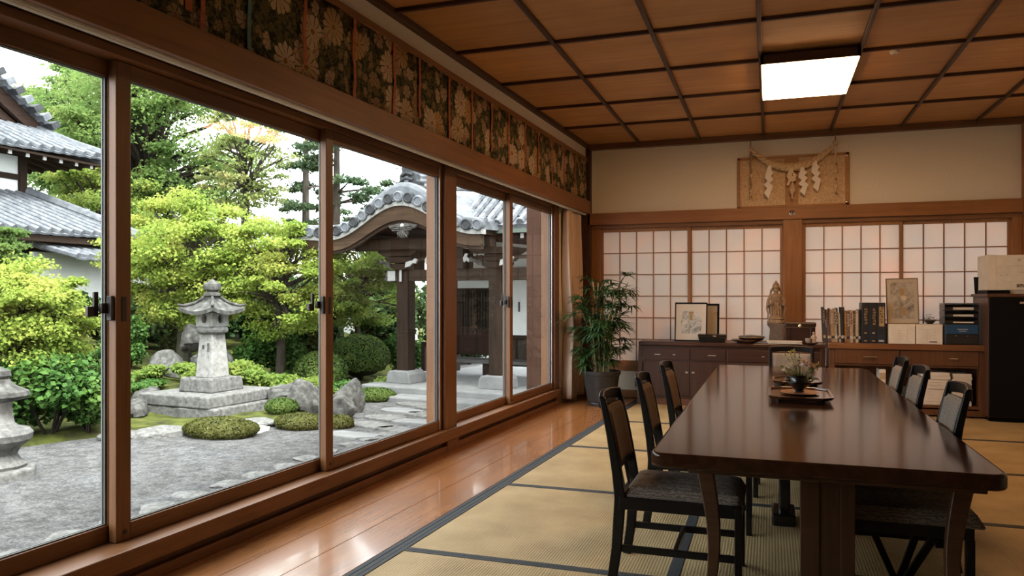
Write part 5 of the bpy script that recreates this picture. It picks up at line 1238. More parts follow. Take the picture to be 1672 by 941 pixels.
# letter trays
lt = thing('letter_tray_tower', 'black letter trays over a blue drawer unit, stacked on desk beside cabinet', 'letter tray', (2.10, 10.13, .8455))
M_blue = plain('blue_plastic', (.012, .055, .13), .35)
M_smoke = plain('smoked_black_plastic', (.014, .013, .014), .3)
mb = MB(); w = .175; mb.box(-w, w, -.15, .16, 0, .24); mb.build('drawer_case', M_smoke, lt, bevel=.005)
d = MB().box(-w+.012, w-.008, -.156, -.1, .125, .232).build('drawer', M_blue, lt, bevel=.004); MB().box(-.045, .06, -.163, -.155, .175, .183).build('handle', M_silver, d); MB().box(-.03, .045, -.159, -.155, .155, .160).build('label', M_silver, d)
d = MB().box(-w+.012, w-.008, -.156, -.1, .01, .118).build('drawer', M_smoke, lt, bevel=.004); MB().box(-.07, -.055, -.160, -.155, .10, .106).build('handle', M_gold, d); MB().box(.05, .065, -.160, -.155, .10, .106).build('handle', M_gold, d)
for k in range(3):
    z = .243 + .077*k; mb = MB(); mb.box(-w, w, -.15, .15, z, z+.006); mb.box(-w, -w+.006, -.15, .15, z, z+.072); mb.box(w-.006, w, -.15, .15, z, z+.072); mb.box(-w, w, .144, .15, z, z+.072); mb.box(-w, -.09, -.15, -.144, z, z+.04); mb.box(.12, w, -.15, -.144, z, z+.04)
    mb.build('tray', M_smoke, lt, bevel=.002, seg=1)
MB().box(-w, w, -.15, .15, .474, .482).build('top_cover', M_smoke, lt, bevel=.002, seg=1)
for k, (zz, col) in enumerate([(.2505, M_paperw), (.3275, M_card), (.4045, M_paperw)]):
    t = thing('papers', 'sheaf of papers lying in the %s black letter tray' % ['lowest', 'middle', 'topmost'][k], 'papers', (2.10, 10.13, .8455 + zz - .0), 0, 'papers in the letter trays')
    MB().box(-.15, .14, -.135, .13, 0, .016+.006*k).build('sheaf', col, t, bevel=.001, seg=1)
sm = thing('dried_flower_dish', 'small dark dish of dried flowers on file box beside framed print', 'dish', (1.80, 10.14, 1.0778))
MB().lathe([(.03, 0), (.045, .02), (.07, .04), (.066, .04), (.04, .022), (0, .015)], (0, 0, 0), 18).build('dish', M_smoke, sm, True)
vs = []
for k in range(140):
    p = Vector((rr.gauss(0, .04), rr.gauss(0, .03), .04 + abs(rr.gauss(0, .03)))); dv = Vector((rr.gauss(0,1), rr.gauss(0,1), rr.gauss(0,1))).normalized(); a = dv.orthogonal().normalized(); s = .012
    vs += [p, p+dv*s*.5+a*s*.4, p+dv*s, p+dv*s*.5-a*s*.4]
fast_mesh('dried_flowers', np.array([tuple(v) for v in vs]), 4, plain('dried_petals', (.12, .08, .05), .8), sm)

# on the sideboard
TOP = .8205
fp = thing('framed_picture', 'pale ink picture in thin black frame leaning at left end of sideboard', 'picture', (-.98, 10.14, TOP + .002))
fp.rotation_euler = (R(-6), 0, R(-3))
fw, fh = .40, .50
MB().box(-fw/2, fw/2, 0, .012, 0, fh).build('mount', plain('ivory_mount', (.56, .50, .43), .8), fp)
mb = MB(); mb.box(-fw/2-.008, -fw/2+.006, -.008, .018, 0, fh); mb.box(fw/2-.006, fw/2+.008, -.008, .018, 0, fh); mb.box(-fw/2-.008, fw/2+.008, -.008, .018, -.001, .014); mb.box(-fw/2-.008, fw/2+.008, -.008, .018, fh-.014, fh+.006); mb.build('frame', M_blackmat, fp, bevel=.002, seg=1)
MB().prism([(-.12, .10), (.13, .10), (.14, .27), (.10, .38), (.02, .40), (-.10, .39), (-.13, .25)], (0, .001, 0), (1,0,0), (0,0,1), (0, -.003, 0)).build('artwork', M_art2, fp)
MB().prism([(-.02, .28), (.02, .27), (.02, .36), (.04, .38), (-.035, .385), (-.012, .35)], (0, -.002, 0), (1,0,0), (0,0,1), (0, -.002, 0)).build('ochre_figure', plain('ochre', (.32,.2,.08), .7), fp)
f2 = thing('picture_frame', 'dark frame standing half hidden behind the pale ink picture', 'frame', (-.80, 10.31, TOP + .001))
f2.rotation_euler = (R(-4), 0, R(-4))
mb = MB(); mb.box(-.17, -.145, -.01, .014, 0, .49); mb.box(.145, .17, -.01, .014, 0, .49); mb.box(-.17, .17, -.01, .014, 0, .025); mb.box(-.17, .17, -.01, .014, .465, .49); mb.build('frame', M_blackmat, f2, bevel=.002, seg=1)
MB().box(-.146, .146, .0, .006, .02, .47).build('backing', M_mat, f2)
bx_ = thing('lacquer_box', 'low black lacquer box with gold mark on sideboard beside the picture', 'box', (-.70, 10.05, TOP), R(3))
MB().prism([(-.155, 0), (.155, 0), (.172, .07), (-.172, .07)], (0, -.11, 0), (1,0,0), (0,0,1), (0, .22, 0)).build('box_body', M_black, bx_, bevel=.006)
MB().box(-.176, .176, -.115, .115, .070, .104).build('lid', M_black, bx_, bevel=.010)
MB().box(.01, .05, -.118, -.1145, .075, .088).build('gold_mark', M_gold, bx_)
rt = thing('round_tray', 'flat dark lacquer plate with raised rim on sideboard near the statue', 'tray', (-.28, 10.05, TOP))
MB().lathe([(.10, 0), (.12, .008), (.16, .022), (.185, .040), (.178, .042), (.15, .028), (0, .022)], (0, 0, 0), 32, sx=1.05).build('plate', M_tray, rt, True)
bl = thing('lidded_bowl', 'wide low lidded lacquer bowl sitting on the dark round plate', 'bowl', (-.22, 10.06, TOP + .0225))
MB().lathe([(.07, 0), (.12, .02), (.135, .045), (.13, .06), (.10, .07), (.05, .074), (.03, .078), (0, .078)], (0, 0, 0), 28, sx=1.2).build('bowl_body', M_black, bl, True)
MB().lathe([(.136, .042), (.140, .047), (.136, .052)], (0, 0, 0), 28, sx=1.2).build('rim', M_gold, bl, True)
stack('paper_stack', 'flat stack of tan papers at the front of sideboard before the statue', .17, 10.0, TOP, .40, .16, 3, .012, 'papers', R(-2))
# stone statue
M_stone = speckle('tan_carved_stone', [(.3, (.15, .09, .05)), (.7, (.36, .25, .155))], 26, 8, .85, .8, .012)
M_stoned = speckle('dark_plinth_stone', [(.3, (.085, .062, .048)), (.7, (.15, .115, .09))], 20, 6, .8, .4, .006)
su = thing('stone_statue', 'tan carved stone deity statue with halo standing on a dark plinth', 'statue', (.075, 10.24, TOP), 0)
mb = MB(); mb.prism([(-.10, 0), (.10, 0), (.085, .03), (.075, .17), (.09, .20), (.105, .215), (.105, .24), (-.105, .24), (-.105, .215), (-.09, .20), (-.075, .17), (-.085, .03)], (0, -.075, 0), (1,0,0), (0,0,1), (0, .15, 0)); mb.build('plinth', M_stoned, su, bevel=.006)
# robed body with lotus base, tall crown and a leaf shaped aureole
mb = MB(); mb.lathe([(.10, .24), (.112, .255), (.105, .275), (.085, .285), (.10, .30), (.085, .325), (.07, .34), (.078, .42), (.07, .50), (.062, .545), (.078, .575), (.074, .60), (.04, .622), (.028, .632)], (0, 0, 0), 24, sy=.72); mb.build('robe', M_stone, su, True)
mb = MB(); mb.ball((0, -.012, .662), .036, 10, .9, 1, 1.15); mb.build('head', M_stone, su, True)
mb = MB(); mb.lathe([(.036, .685), (.048, .695), (.042, .71), (.046, .72), (.034, .738), (.036, .746), (.020, .762), (.012, .775), (.001, .79)], (0, 0, 0), 14); mb.build('crown', M_stone, su, True)
n = 26; pl2 = []
for k in range(n):
    t = 2*PI*k/n; rx, rz = .108, .21; ww = 1 + .07*math.cos(8*t); pl2.append((rx*ww*math.cos(t)*(1 - .25*max(0, math.sin(t))), .52 + rz*ww*math.sin(t)))
inner = [(x*.74, .52 + (z-.52)*.76) for x, z in pl2]
mb = MB(); vs = []; fs = []
for k in range(n): vs += [(pl2[k][0], .02, pl2[k][1]), (inner[k][0], .02, inner[k][1]), (pl2[k][0], .05, pl2[k][1]), (inner[k][0], .05, inner[k][1])]
for k in range(n):
    a, b2 = 4*k, 4*((k+1) % n); fs += [(a, a+1, b2+1, b2), (a+2, b2+2, b2+3, a+3), (a, b2, b2+2, a+2), (a+1, a+3, b2+3, b2+1)]
mb.add(vs, fs); mb.build('aureole', M_stone, su, bevel=.004)
for s in (-1, 1):
    MB().tube([(s*.068, 0, .59), (s*.094, -.005, .53), (s*.088, -.035, .475), (s*.035, -.062, .50)], [.022, .02, .017, .013], 10).build('arm', M_stone, su, True)
    MB().tube([(s*.07, .0, .58), (s*.105, 0, .50), (s*.11, 0, .42), (s*.095, -.02, .36), (s*.105, -.02, .30)], [.012, .014, .012, .010, .006], 8).build('ribbon', M_stone, su, True)
for k in range(5):
    x = (-.05, -.025, 0, .025, .05)[k]; MB().tube([(x*.9, -.05, .55), (x*1.05, -.056, .45), (x*1.15, -.058, .345)], [.006, .009, .007], 6).build('robe_fold', M_stone, su, True)
# dark chest and curios
ch = thing('wooden_chest', 'dark carved wooden chest with metal clasp at right end of sideboard', 'chest', (.355, 10.22, TOP))
M_chest = wood('chest_wood', (.022, .009, .006), (.05, .02, .012), 'x', .35, 1)
MB().box(-.17, .18, -.10, .12, .012, .205).build('box_body', M_chest, ch, bevel=.006)
MB().box(-.18, .19, -.11, .13, .205, .262).build('lid', M_chest, ch, bevel=.012)
mb = MB(); mb.lathe([(.02, 0), (.022, .006), (.012, .012)], (0, 0, 0), 12); o = mb.build('clasp', M_brass, ch, True); o.location = (.0, -.11, .215); o.rotation_euler = (R(90), 0, 0)
for s in (-1, 1):
    MB().tube([(s*.16, -.105, .19), (s*.13, -.112, .19), (s*.12, -.112, .1), (s*.13, -.112, .03)], .006, 6).build('carved_edge', M_chest, ch, True)
for x in (-.14, .15):
    for y in (-.08, .1): MB().box(x-.015, x+.015, y-.015, y+.015, 0, .014).build('foot', M_chest, ch)
dc = thing('shallow_dish', 'small brown pottery dish holding figurines beside the row of books', 'dish', (.475, 9.995, TOP))
MB().lathe([(.05, 0), (.075, .008), (.095, .02), (.09, .022), (.06, .012), (0, .010)], (0, 0, 0), 22).build('dish_body', plain('brown_glaze', (.09, .045, .03), .3), dc, True)
cu = thing('tea_cup', 'small grey pottery cup standing on the brown dish', 'cup', (.445, 9.985, TOP + .0125))
MB().lathe([(.018, 0), (.02, .004), (.034, .03), (.036, .06), (.033, .06), (.03, .03), (0, .012)], (0, 0, 0), 18).build('cup_body', speckle('grey_glaze', [(.3, (.24,.2,.17)), (.7, (.4,.35,.3))], 30, 3, .35), cu, True)
fg = thing('figurine', 'small pale carved figurine standing on the brown dish', 'figurine', (.51, 10.0, TOP + .0125))
M_fig = speckle('pale_carving', [(.3, (.30,.22,.16)), (.7, (.48,.38,.29))], 40, 4, .6, .4, .004)
MB().lathe([(.022, 0), (.026, .01), (.02, .05), (.024, .085), (.012, .105), (.009, .11)], (0, 0, 0), 14, sy=.8).build('body', M_fig, fg, True)
MB().ball((0, 0, .124), .016, 8).build('head', M_fig, fg, True)
for s in (-1, 1): MB().tube([(s*.022, 0, .088), (s*.032, -.008, .06), (s*.015, -.02, .045)], [.007, .007, .005], 6).build('arm', M_fig, fg, True)

# ------------------------------------------------------------------ ceiling lamp and sensor
lm = thing('ceiling_lamp', 'square wooden framed ceiling light glowing warm white', 'lamp', (.325, 7.62, CEIL))
w, d = .405, .62; mb = MB(); mb.box(-w, -w+.03, -d, d, -.115, -.031); mb.box(w-.03, w, -d, d, -.115, -.031); mb.box(-w, w, -d, -d+.03, -.115, -.031); mb.box(-w, w, d-.03, d, -.115, -.031); mb.build('frame', M_dark, lm, bevel=.004)
MB().box(-w+.02, w-.02, -d+.02, d-.02, -.06, -.031).build('housing', M_paperw, lm)
m, nt, out = nodes_of('lamp_diffuser'); e = nt.nodes.new('ShaderNodeEmission'); e.inputs[0].default_value = (1, .57, .27, 1); e.inputs[1].default_value = LAMP_STRENGTH
v = coords(nt); gnode = nt.nodes.new('ShaderNodeTexWave'); nt.links.new(e.outputs[0], out.inputs[0])
MB().box(-w+.012, w-.012, -d+.012, d-.012, -.128, -.108).build('diffuser', m, lm, bevel=.004)
sd = thing('smoke_detector', 'small round white smoke detector on the ceiling right of lamp', 'smoke detector', (1.03, 7.35, CEIL))
MB().lathe([(.036, 0), (.040, -.008), (.036, -.022), (.02, -.03), (0, -.03)], (0, 0, 0), 20).build('cover', plain('ivory_plastic', (.62, .58, .5), .4), sd, True)
MB().lathe([(.008, -.03), (.006, -.034), (0, -.034)], (0, 0, 0), 10).build('sensor', M_grey, sd)
# ------------------------------------------------------------------ plaque, rope and paper streamers on the back wall
Y = 10.598
pq = thing('wooden_plaque', 'wide wooden votive board with pale brushed panels hung on back wall', 'plaque', (.275, Y, 2.575))
pw, ph = .685, .675
M_pf = wood('plaque_frame_wood', (.32, .15, .05), (.46, .235, .09), 'x', .5)
m, nt, out = nodes_of('brushed_board'); b = pbsdf(nt, None, .55, .15); v = coords(nt, (1, 1, 1), (0, R(40), 0)); f = noise(nt, v, 14, 7, .7, 2.5)
r = ramp(nt, [(.3, (.34, .22, .115)), (.5, (.54, .38, .22)), (.72, (.70, .53, .34))]); nt.links.new(f, r.inputs[0]); nt.links.new(r.outputs[0], b.inputs['Base Color']); bump(nt, f, b, .35, .006); nt.links.new(b.outputs[0], out.inputs[0]); M_brush = m
MB().box(-pw, pw, -.018, -.004, 0.01, ph).build('board', M_brush, pq)
mb = MB(); mb.box(-pw, -pw+.035, -.035, -.002, 0, ph); mb.box(pw-.045, pw, -.035, -.002, 0, ph); mb.box(-pw, pw, -.035, -.002, 0, .028); mb.box(-pw, pw, -.035, -.002, ph-.03, ph); mb.build('frame', M_pf, pq, bevel=.004)
MB().box(-.085, .075, -.032, -.003, .02, ph-.01).build('centre_stile', M_pf, pq, bevel=.004)
for x, z in ((pw-.03, ph-.04), (pw-.03, .04)):
    o = MB().lathe([(.014, 0), (.016, .005), (.008, .010)], (0, 0, 0), 12).build('stud', M_chrome, pq, True); o.location = (x, -.035, z); o.rotation_euler = (R(90), 0, 0)
# rope: two twisted strands
M_rope = speckle('straw_rope', [(.3, (.46, .31, .16)), (.7, (.82, .64, .40))], 60, 5, .8, .5, .004, (1, 1, 4))
rp = thing('sacred_rope', 'twisted straw rope hanging in a curve across the wooden plaque', 'rope', (.275, Y-.085, 0))
xa, xb, za, zb, zm = -.515, .52, 3.36, 3.375, 3.085
def rc(t):
    x = xa + (xb-xa)*t; q = 4*t*(1-t); return Vector((x, 0, (za*(1-t)+zb*t) - (za-zm+.005)*q**.9 ))
def rr_(t): return .013 + .023*math.sin(PI*t)**1.0
for ph_ in (0, PI):
    pts, rad = [], []
    N = 120
    for k in range(N+1):
        t = k/N; c = rc(t); r0 = rr_(t); a = ph_ + t*2*PI*9; d = (rc(min(1, t+.01)) - rc(max(0, t-.01))).normalized(); nrm = Vector((-d.z, 0, d.x))
        pts.append(c + nrm*(r0*.72*math.cos(a)) + Vector((0, 1, 0))*(r0*.72*math.sin(a))); rad.append(r0)
    MB().tube(pts, rad, 8).build('strand', M_rope, rp, True)
M_cord = plain('tan_cord', (.34, .20, .10), .8)
for x, z0, nm in ((xa, za, 'l'), (xb, zb, 'r')):
    MB().tube([(x, .02, 3.53), (x, .0, z0)], .0075, 7).build('hanging_cord', M_cord, rp, True)
    MB().ball((x, 0, z0), .028, 8, 1, .9, 1).build('knot', M_rope, rp, True)
    z = z0 - .03; pts = [(x, .01, z)]
    for k in range(10): pts.append((x + .008*math.sin(k*2.1), .012, z - .058*(k+1)))
    MB().tube(pts, [.013 if x < 0 else .010]*4 + [.008 + .004*(k % 2) for k in range(7)], 7).build('tail_cord', M_cord if x < 0 else M_rope, rp, True)
    for k, zz in enumerate((.25, .33, .44, .53, .6)):
        s = .025 if k % 2 else .018; MB().ball((x + .006, .008, z-zz), s, 6, .9, .6, 1.1).build('knot', M_rope if k % 2 else M_cord, rp, True)
    for k in range(3):
        MB().tube([(x, .005, z-.56), (x + (k-1)*.02, .0, z-.60), (x+(k-1)*.035, .005, z-.645)], [.006, .004, .002], 5).build('frayed_end', M_rope, rp, True)
M_shide = plain('white_paper_streamer', (.84, .78, .70), .8)
def shide(x, ztop, h, label, lean=0):
    t = thing('paper_streamer', label, 'paper streamer', (x, Y-.122, ztop), 0, 'zigzag paper streamers on the rope'); t.rotation_euler = (0, lean, 0)
    w, sh = .062, .028; z = 0; s = 0; n = 4; st = h/n; left, right = [], []
    pts = [(-.020, .0), (.020, .0), (.022, -st*.55), (.052, -st*.85), (.020, -st*1.25), (.055, -st*1.65), (.020, -st*2.1), (.058, -st*2.5), (.012, -st*4.0), (-.045, -st*3.35), (-.012, -st*2.75), (-.055, -st*2.35), (-.018, -st*1.85), (-.055, -st*1.45), (-.045, -st*1.0)]
    MB().prism(pts, (0, 0, 0), (1,0,0), (0,0,1), (0, -.004, 0)).build('paper', M_shide, t)
    mb = MB()
    for k, zz in enumerate((1.25, 2.1)): mb.bar((-.03, -.0045, -st*(zz+.25)), (.03, -.0045, -st*(zz-.05)), .002, .002)
    mb.build('fold', M_shide, t)
    MB().tube([(0, -.0, -.01), (0, .01, .02), (0, .045, .03), (0, .075, .0)], .006, 5).build('loop', M_shide, t)
    return t
shide(.275 - .275, 3.115, .43, 'leftmost zigzag paper streamer hanging from the rope', R(4))
shide(.275 + .125, 3.085, .38, 'zigzag paper streamer just right of the carved tag on the rope', R(-2))
shide(.275 + .275, 3.15, .40, 'rightmost zigzag paper streamer hanging from the rope', R(-3))
tg = thing('wooden_charm', 'pale carved wooden charm with tassel hanging at the middle of rope', 'charm', (.275 - .005, Y-.125, 3.08))
M_charm = wood('pale_charm_wood', (.60, .45, .30), (.76, .60, .42), 'z', .6)
MB().prism([(-.02, .01), (.012, .01), (.018, -.06), (.06, -.11), (.045, -.14), (.055, -.17), (.02, -.19), (-.01, -.18), (-.035, -.235), (-.065, -.225), (-.04, -.16), (-.065, -.12), (-.05, -.07)], (0, 0, 0), (1,0,0), (0,0,1), (0, -.010, 0)).build('carved_tag', M_charm, tg, bevel=.002)
for z in (-.085, -.11): MB().ball((.008, -.011, z), .007, 6).build('bead', M_iron, tg, True)
MB().lathe([(.006, 0), (.012, -.02), (.03, -.06), (.038, -.10), (.028, -.14), (.012, -.17), (.010, -.18), (.015, -.19), (.012, -.215), (.0, -.22)], (.006, -.004, -.19), 16).build('tassel', M_rope, tg, True)
for k in range(5):
    a = (k-2)*.014; MB().tube([(.006+a*.3, -.030, -.215), (.006+a, -.042, -.29), (.006+a*.3, -.022, -.36)], .003, 4).build('tassel_cord', M_charm, tg)
em = thing('metal_boss', 'small round metal nail cover on the beam under the plaque', 'nail cover', (.275, 10.499, 2.49))
em.rotation_euler = (R(90), 0, 0)
MB().lathe([(.034, 0), (.036, .006), (.024, .012), (.02, .018), (.012, .024), (0, .026)], (0, 0, 0), 20).build('boss', M_chrome, em, True)
MB().lathe([(.010, .022), (.008, .032), (0, .034)], (0, 0, 0), 12).build('centre', M_iron, em, True)

# ------------------------------------------------------------------ floral hanging above the windows
m, nt, out = nodes_of('floral_brocade'); b = pbsdf(nt, None, .8, 0, .2); L = nt.links
def M_(op, a, b2=None, c=None):
    n = nt.nodes.new('ShaderNodeMath'); n.operation = op
    for k, x in enumerate((a, b2, c)):
        if x is None: continue
        if isinstance(x, (int, float)): n.inputs[k].default_value = x
        else: L.new(x, n.inputs[k])
    return n.outputs[0]
tc = nt.nodes.new('ShaderNodeTexCoord'); sp = nt.nodes.new('ShaderNodeSeparateXYZ'); L.new(tc.outputs['Object'], sp.inputs[0])
cb_ = nt.nodes.new('ShaderNodeCombineXYZ'); L.new(sp.outputs['Y'], cb_.inputs[0]); L.new(sp.outputs['Z'], cb_.inputs[1])
dn = nt.nodes.new('ShaderNodeTexNoise'); dn.inputs['Scale'].default_value = 9; dn.inputs['Detail'].default_value = 2; L.new(cb_.outputs[0], dn.inputs['Vector'])
dv_ = nt.nodes.new('ShaderNodeVectorMath'); dv_.operation = 'MULTIPLY_ADD'; L.new(dn.outputs['Color'], dv_.inputs[0]); dv_.inputs[1].default_value = (.06, .06, 0); L.new(cb_.outputs[0], dv_.inputs[2])
def flowers(scale, petals, rad, rnd, off):
    mp = nt.nodes.new('ShaderNodeMapping'); L.new(dv_.outputs[0], mp.inputs['Vector']); mp.inputs['Scale'].default_value = (scale, scale, 1); mp.inputs['Location'].default_value = (off, off*.7, 0)
    vo = nt.nodes.new('ShaderNodeTexVoronoi'); vo.voronoi_dimensions = '2D'; vo.inputs['Scale'].default_value = 1; vo.inputs['Randomness'].default_value = rnd; L.new(mp.outputs[0], vo.inputs['Vector'])
    su_ = nt.nodes.new('ShaderNodeVectorMath'); su_.operation = 'SUBTRACT'; L.new(mp.outputs[0], su_.inputs[0]); L.new(vo.outputs['Position'], su_.inputs[1])
    s2 = nt.nodes.new('ShaderNodeSeparateXYZ'); L.new(su_.outputs[0], s2.inputs[0])
    ang = M_('ARCTAN2', s2.outputs[1], s2.outputs[0]); ln = nt.nodes.new('ShaderNodeVectorMath'); ln.operation = 'LENGTH'; L.new(su_.outputs[0], ln.inputs[0]); r_ = ln.outputs['Value']
    pet = M_('ABSOLUTE', M_('COSINE', M_('MULTIPLY', ang, petals/2)))
    edge = M_('MULTIPLY', M_('ADD', M_('MULTIPLY', M_('POWER', pet, .5), .28), .72), rad)
    mask = M_('LESS_THAN', r_, edge); core = M_('LESS_THAN', r_, rad*.16); line = M_('MULTIPLY', M_('LESS_THAN', pet, .22), M_('GREATER_THAN', r_, rad*.25))
    sep = nt.nodes.new('ShaderNodeSeparateColor'); L.new(vo.outputs['Color'], sep.inputs[0])
    return mask, core, line, sep.outputs[0]
def mix(fac, a, b2):
    n = nt.nodes.new('ShaderNodeMix'); n.data_type = 'RGBA'
    L.new(fac, n.inputs['Factor'])
    for x, s in ((a, 'A'), (b2, 'B')):
        if isinstance(x, tuple): n.inputs[s].default_value = (*x, 1)
        else: L.new(x, n.inputs[s])
    return n.outputs['Result']
base = ramp(nt, [(.30, (.008, .010, .006)), (.44, (.020, .024, .012)), (.50, (.06, .065, .024)), (.62, (.15, .11, .055))]); L.new(noise(nt, cb_.outputs[0], 26, 4, .6, 1.0), base.inputs[0])
col = base.outputs[0]
k3 = flowers(12.5, 5, .40, 1, 3.3); sel = M_('MULTIPLY', k3[0], M_('GREATER_THAN', k3[3], .45)); leafc = ramp(nt, [(.4, (.05, .065, .022)), (.6, (.17, .115, .05)), (.9, (.30, .20, .10))]); L.new(k3[3], leafc.inputs[0])
col = mix(sel, col, leafc.outputs[0]); col = mix(M_('MULTIPLY', k3[2], sel), col, (.02, .018, .01))
k2 = flowers(6.5, 7, .36, .9, 1.7); sel = M_('MULTIPLY', k2[0], M_('GREATER_THAN', k2[3], .40)); fc = ramp(nt, [(.4, (.30, .20, .11)), (.9, (.42, .31, .20))]); L.new(k2[3], fc.inputs[0])
col = mix(sel, col, fc.outputs[0]); col = mix(M_('MULTIPLY', k2[2], sel), col, (.03, .022, .012)); col = mix(M_('MULTIPLY', k2[1], sel), col, (.30, .09, .03))
k1 = flowers(3.2, 12, .37, .85, .4); sel = M_('MULTIPLY', k1[0], M_('GREATER_THAN', k1[3], .25)); fc = ramp(nt, [(.3, (.42, .27, .12)), (.8, (.52, .40, .27))]); L.new(k1[3], fc.inputs[0])
col = mix(sel, col, fc.outputs[0]); col = mix(M_('MULTIPLY', k1[2], sel), col, (.05, .035, .018)); col = mix(M_('MULTIPLY', k1[1], sel), col, (.28, .13, .04))
L.new(col, b.inputs['Base Color']); wv = noise(nt, cb_.outputs[0], 160, 2); bump(nt, wv, b, .25, .003); L.new(b.outputs[0], out.inputs[0]); M_brocade = m
va = thing('floral_valance', 'dark floral brocade hanging with orange ribbons along the wall above windows', 'wall hanging', WLOC, TH)
def vf(u, v):
    s = .35 + (10.50-.35)*u; z = 2.745 + (3.312-2.745)*v; return (.146 + .006*math.sin(s*9) + .004*math.sin(s*23+1), s, z)
MB().grid(vf, 420, 4).build('brocade_cloth', M_brocade, va, True, solid=.004)
M_rib = speckle('orange_ribbon', [(.3, (.30, .06, .02)), (.7, (.48, .13, .045))], 30, 4, .6, .1, .002)
M_ribt = speckle('teal_ribbon', [(.3, (.05, .13, .13)), (.7, (.12, .24, .24))], 30, 4, .6, .1, .002)
for k, (s, w, tl_) in enumerate([(1.6, .03, 0), (2.2, .03, 0), (2.62, .03, 0), (3.07, .045, 0), (3.17, .03, 0), (3.52, .03, 1), (4.02, .032, 0), (4.57, .032, 0), (5.11, .032, 0), (5.51, .03, 0), (6.05, .03, 0), (6.53, .03, 0), (7.0, .03, 0), (7.46, .03, 0), (7.95, .03, 0), (8.4, .03, 0), (8.9, .03, 0), (9.4, .03, 0), (9.9, .03, 0)]):
    q = random.Random(k); z0 = 2.75 + (.0 if k % 3 else .08)
    pts = [(.160 + .002*math.sin(i*1.3+k), s + .006*math.sin(i*1.1+k*2), 3.30 - (3.30-z0)*i/8) for i in range(9)]
    MB().path(pts, (w, .003), up=(0, 1, 0)).build('ribbon', M_ribt if tl_ else M_rib, va)

# ------------------------------------------------------------------ curtain
M_curt = speckle('beige_curtain', [(.3, (.60, .44, .33)), (.7, (.70, .53, .41))], 6, 3, .8, .1, .003, (1, 1, .2))
cu_ = thing('curtain', 'pinkish beige pleated curtain tied back in the corner beside the windows', 'curtain', WLOC, TH)
def cf(u, v):
    z = .05 + 2.50*v; d = abs(z - .97); pinch = 1 - .42*math.exp(-(d/.38)**2); flare = 1 - .10*max(0, (z-.97)/1.6)
    w = .62*pinch; s0 = 9.70 + .62*.5*(1-pinch)*.9 + .03*(1-v); s = s0 + w*u
    amp = .05*(.75 + .5*math.sin(u*7+1))*(.7 + .5*(1-abs(z-.97)/1.6 if z > .97 else .9)); 
    n = .085 + amp*math.sin(u*2*PI*8.5 + .5*math.sin(z*1.3)) + .01*math.sin(u*2*PI*19 + z*.8)
    return (n*(.9+.1*pinch) , s, z)
MB().grid(cf, 200, 50).build('drape', M_curt, cu_, True, solid=.004, angle=80)
mb = MB()
pts = []
for k in range(25):
    t = 2*PI*k/24; pts.append((.085 + .07*math.cos(t), 9.98 + .05 + .20*math.sin(t), .965 + .015*math.sin(t)))
def tieb(u, v):
    t = 2*PI*u; return (.085 + .115*math.cos(t), 10.03 + .215*math.sin(t), .925 + .085*v + .012*math.sin(t))
MB().grid(tieb, 40, 3).build('tieback', speckle('curtain_tieback_cloth', [(.3, (.30,.21,.15)), (.7, (.38,.27,.20))], 20, 3, .8), cu_, True, solid=.005, angle=80)

# ------------------------------------------------------------------ potted plant
pt = thing('potted_plant', 'tall leafy green lady palm in a black pot in the window corner', 'potted plant', (-2.06, 9.66, 0))
MB().lathe([(.15, .0), (.17, .0), (.175, .035), (.165, .05), (.18, .06), (.235, .40), (.247, .405), (.25, .45), (.236, .45), (.225, .41), (.20, .40), (0, .395)], (0, 0, 0), 32).build('pot', speckle('black_pot_plastic', [(.3, (.022,.020,.02)), (.7, (.035,.032,.03))], 10, 3, .35, 0), pt, True)
MB().lathe([(.215, .398), (.0, .408)], (0, 0, 0), 24).build('soil', speckle('potting_soil', [(.3, (.03,.02,.012)), (.7, (.07,.045,.028))], 60, 5, .95, .6, .01), pt)
M_cane = speckle('bamboo_cane', [(.3, (.20, .15, .06)), (.7, (.34, .27, .13))], 14, 3, .5, .1, .003)
M_palm = leaf_mat('dark_palm_leaf', [(.3, (.012, .036, .010)), (.55, (.025, .068, .016)), (.8, (.05, .115, .03))], 3, .15, .4, .4)
q = random.Random(11)
lv = []
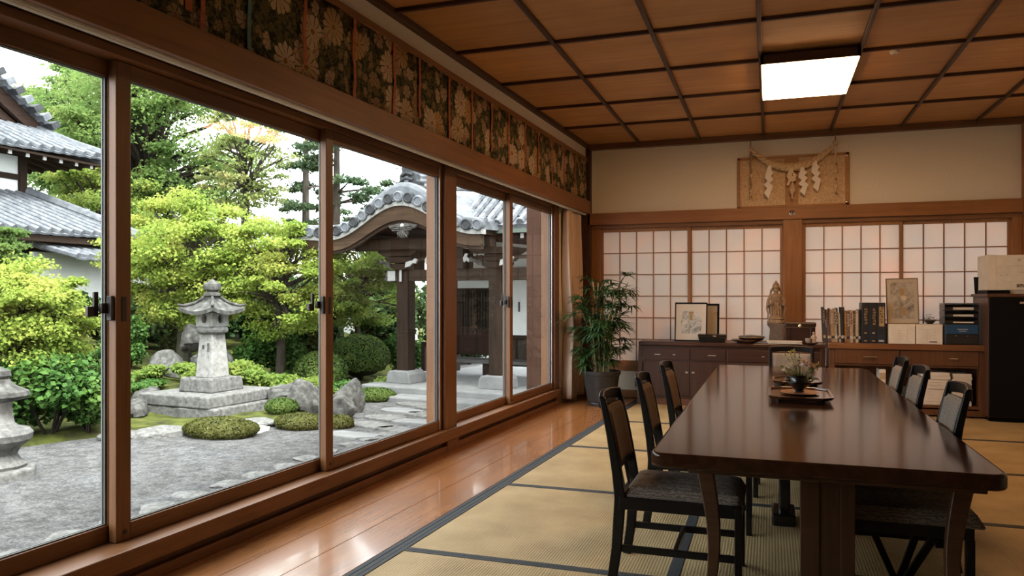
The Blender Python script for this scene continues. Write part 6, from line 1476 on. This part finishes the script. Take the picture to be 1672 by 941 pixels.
def lance(p, d, ln, w, up, droop):
    """one folded, drooping leaf of two quads each side"""
    side = d.cross(up); side = side.normalized() if side.length > 1e-4 else Vector((1, 0, 0)); pts = []
    for k in range(4):
        t = k/3; c = p + d*(ln*t) + Vector((0, 0, -droop*ln*t*t)); ww = w*(.35, 1, .75, .04)[k]
        pts.append((c - side*ww + Vector((0, 0, ww*.35)), c, c + side*ww + Vector((0, 0, ww*.35))))
    for k in range(3):
        a, b3 = pts[k], pts[k+1]
        for i in range(2): lv.extend([a[i], a[i+1], b3[i+1], b3[i]])
for k in range(12):
    a = 2*PI*k/12 + q.uniform(-.3, .3); r0 = q.uniform(.02, .11); hgt = q.uniform(.75, 1.24)
    p0 = Vector((r0*math.cos(a), r0*math.sin(a), .39)); p1 = Vector((r0*1.6*math.cos(a), r0*1.6*math.sin(a), .39 + hgt*.6)); p2 = Vector((r0*3.0*math.cos(a)+q.uniform(-.05,.12), r0*2.6*math.sin(a), .39+hgt))
    MB().tube([p0, p1, p2], [.013, .012, .007], 7).build('cane', M_cane, pt, True)
    for j in range(17):
        t = q.uniform(.18, 1.0) if j > 3 else q.uniform(.05, .3); base_ = p0.lerp(p1, t*2) if t < .5 else p1.lerp(p2, t*2-1)
        b_a = q.uniform(0, 2*PI); el = q.uniform(.1, 1.0); d = Vector((math.cos(b_a)*math.cos(el), math.sin(b_a)*math.cos(el), math.sin(el))); ln = q.uniform(.12, .30)
        if t < .3 and j > 3: continue
        tip = base_ + d*ln
        if Vector((tip.x, tip.y)).length > .46: continue
        MB_t = [base_, base_ + d*ln*.5 + Vector((0, 0, .01)), tip]
        mb = MB().tube(MB_t, .004, 5); mb.build('leaf_stalk', M_palm, pt)
        nl = q.randint(6, 9)
        for i in range(nl):
            sp_ = (i/(nl-1) - .5)*2.4; dd2 = Vector((d.x*math.cos(sp_) - d.y*math.sin(sp_), d.x*math.sin(sp_) + d.y*math.cos(sp_), d.z*.4 + q.uniform(-.25, .25))).normalized()
            lance(tip, dd2, q.uniform(.13, .22), q.uniform(.011, .017), Vector((0, 0, 1)), q.uniform(.2, .7))
fast_mesh('foliage', np.array([tuple(v) for v in lv]), 4, M_palm, pt)
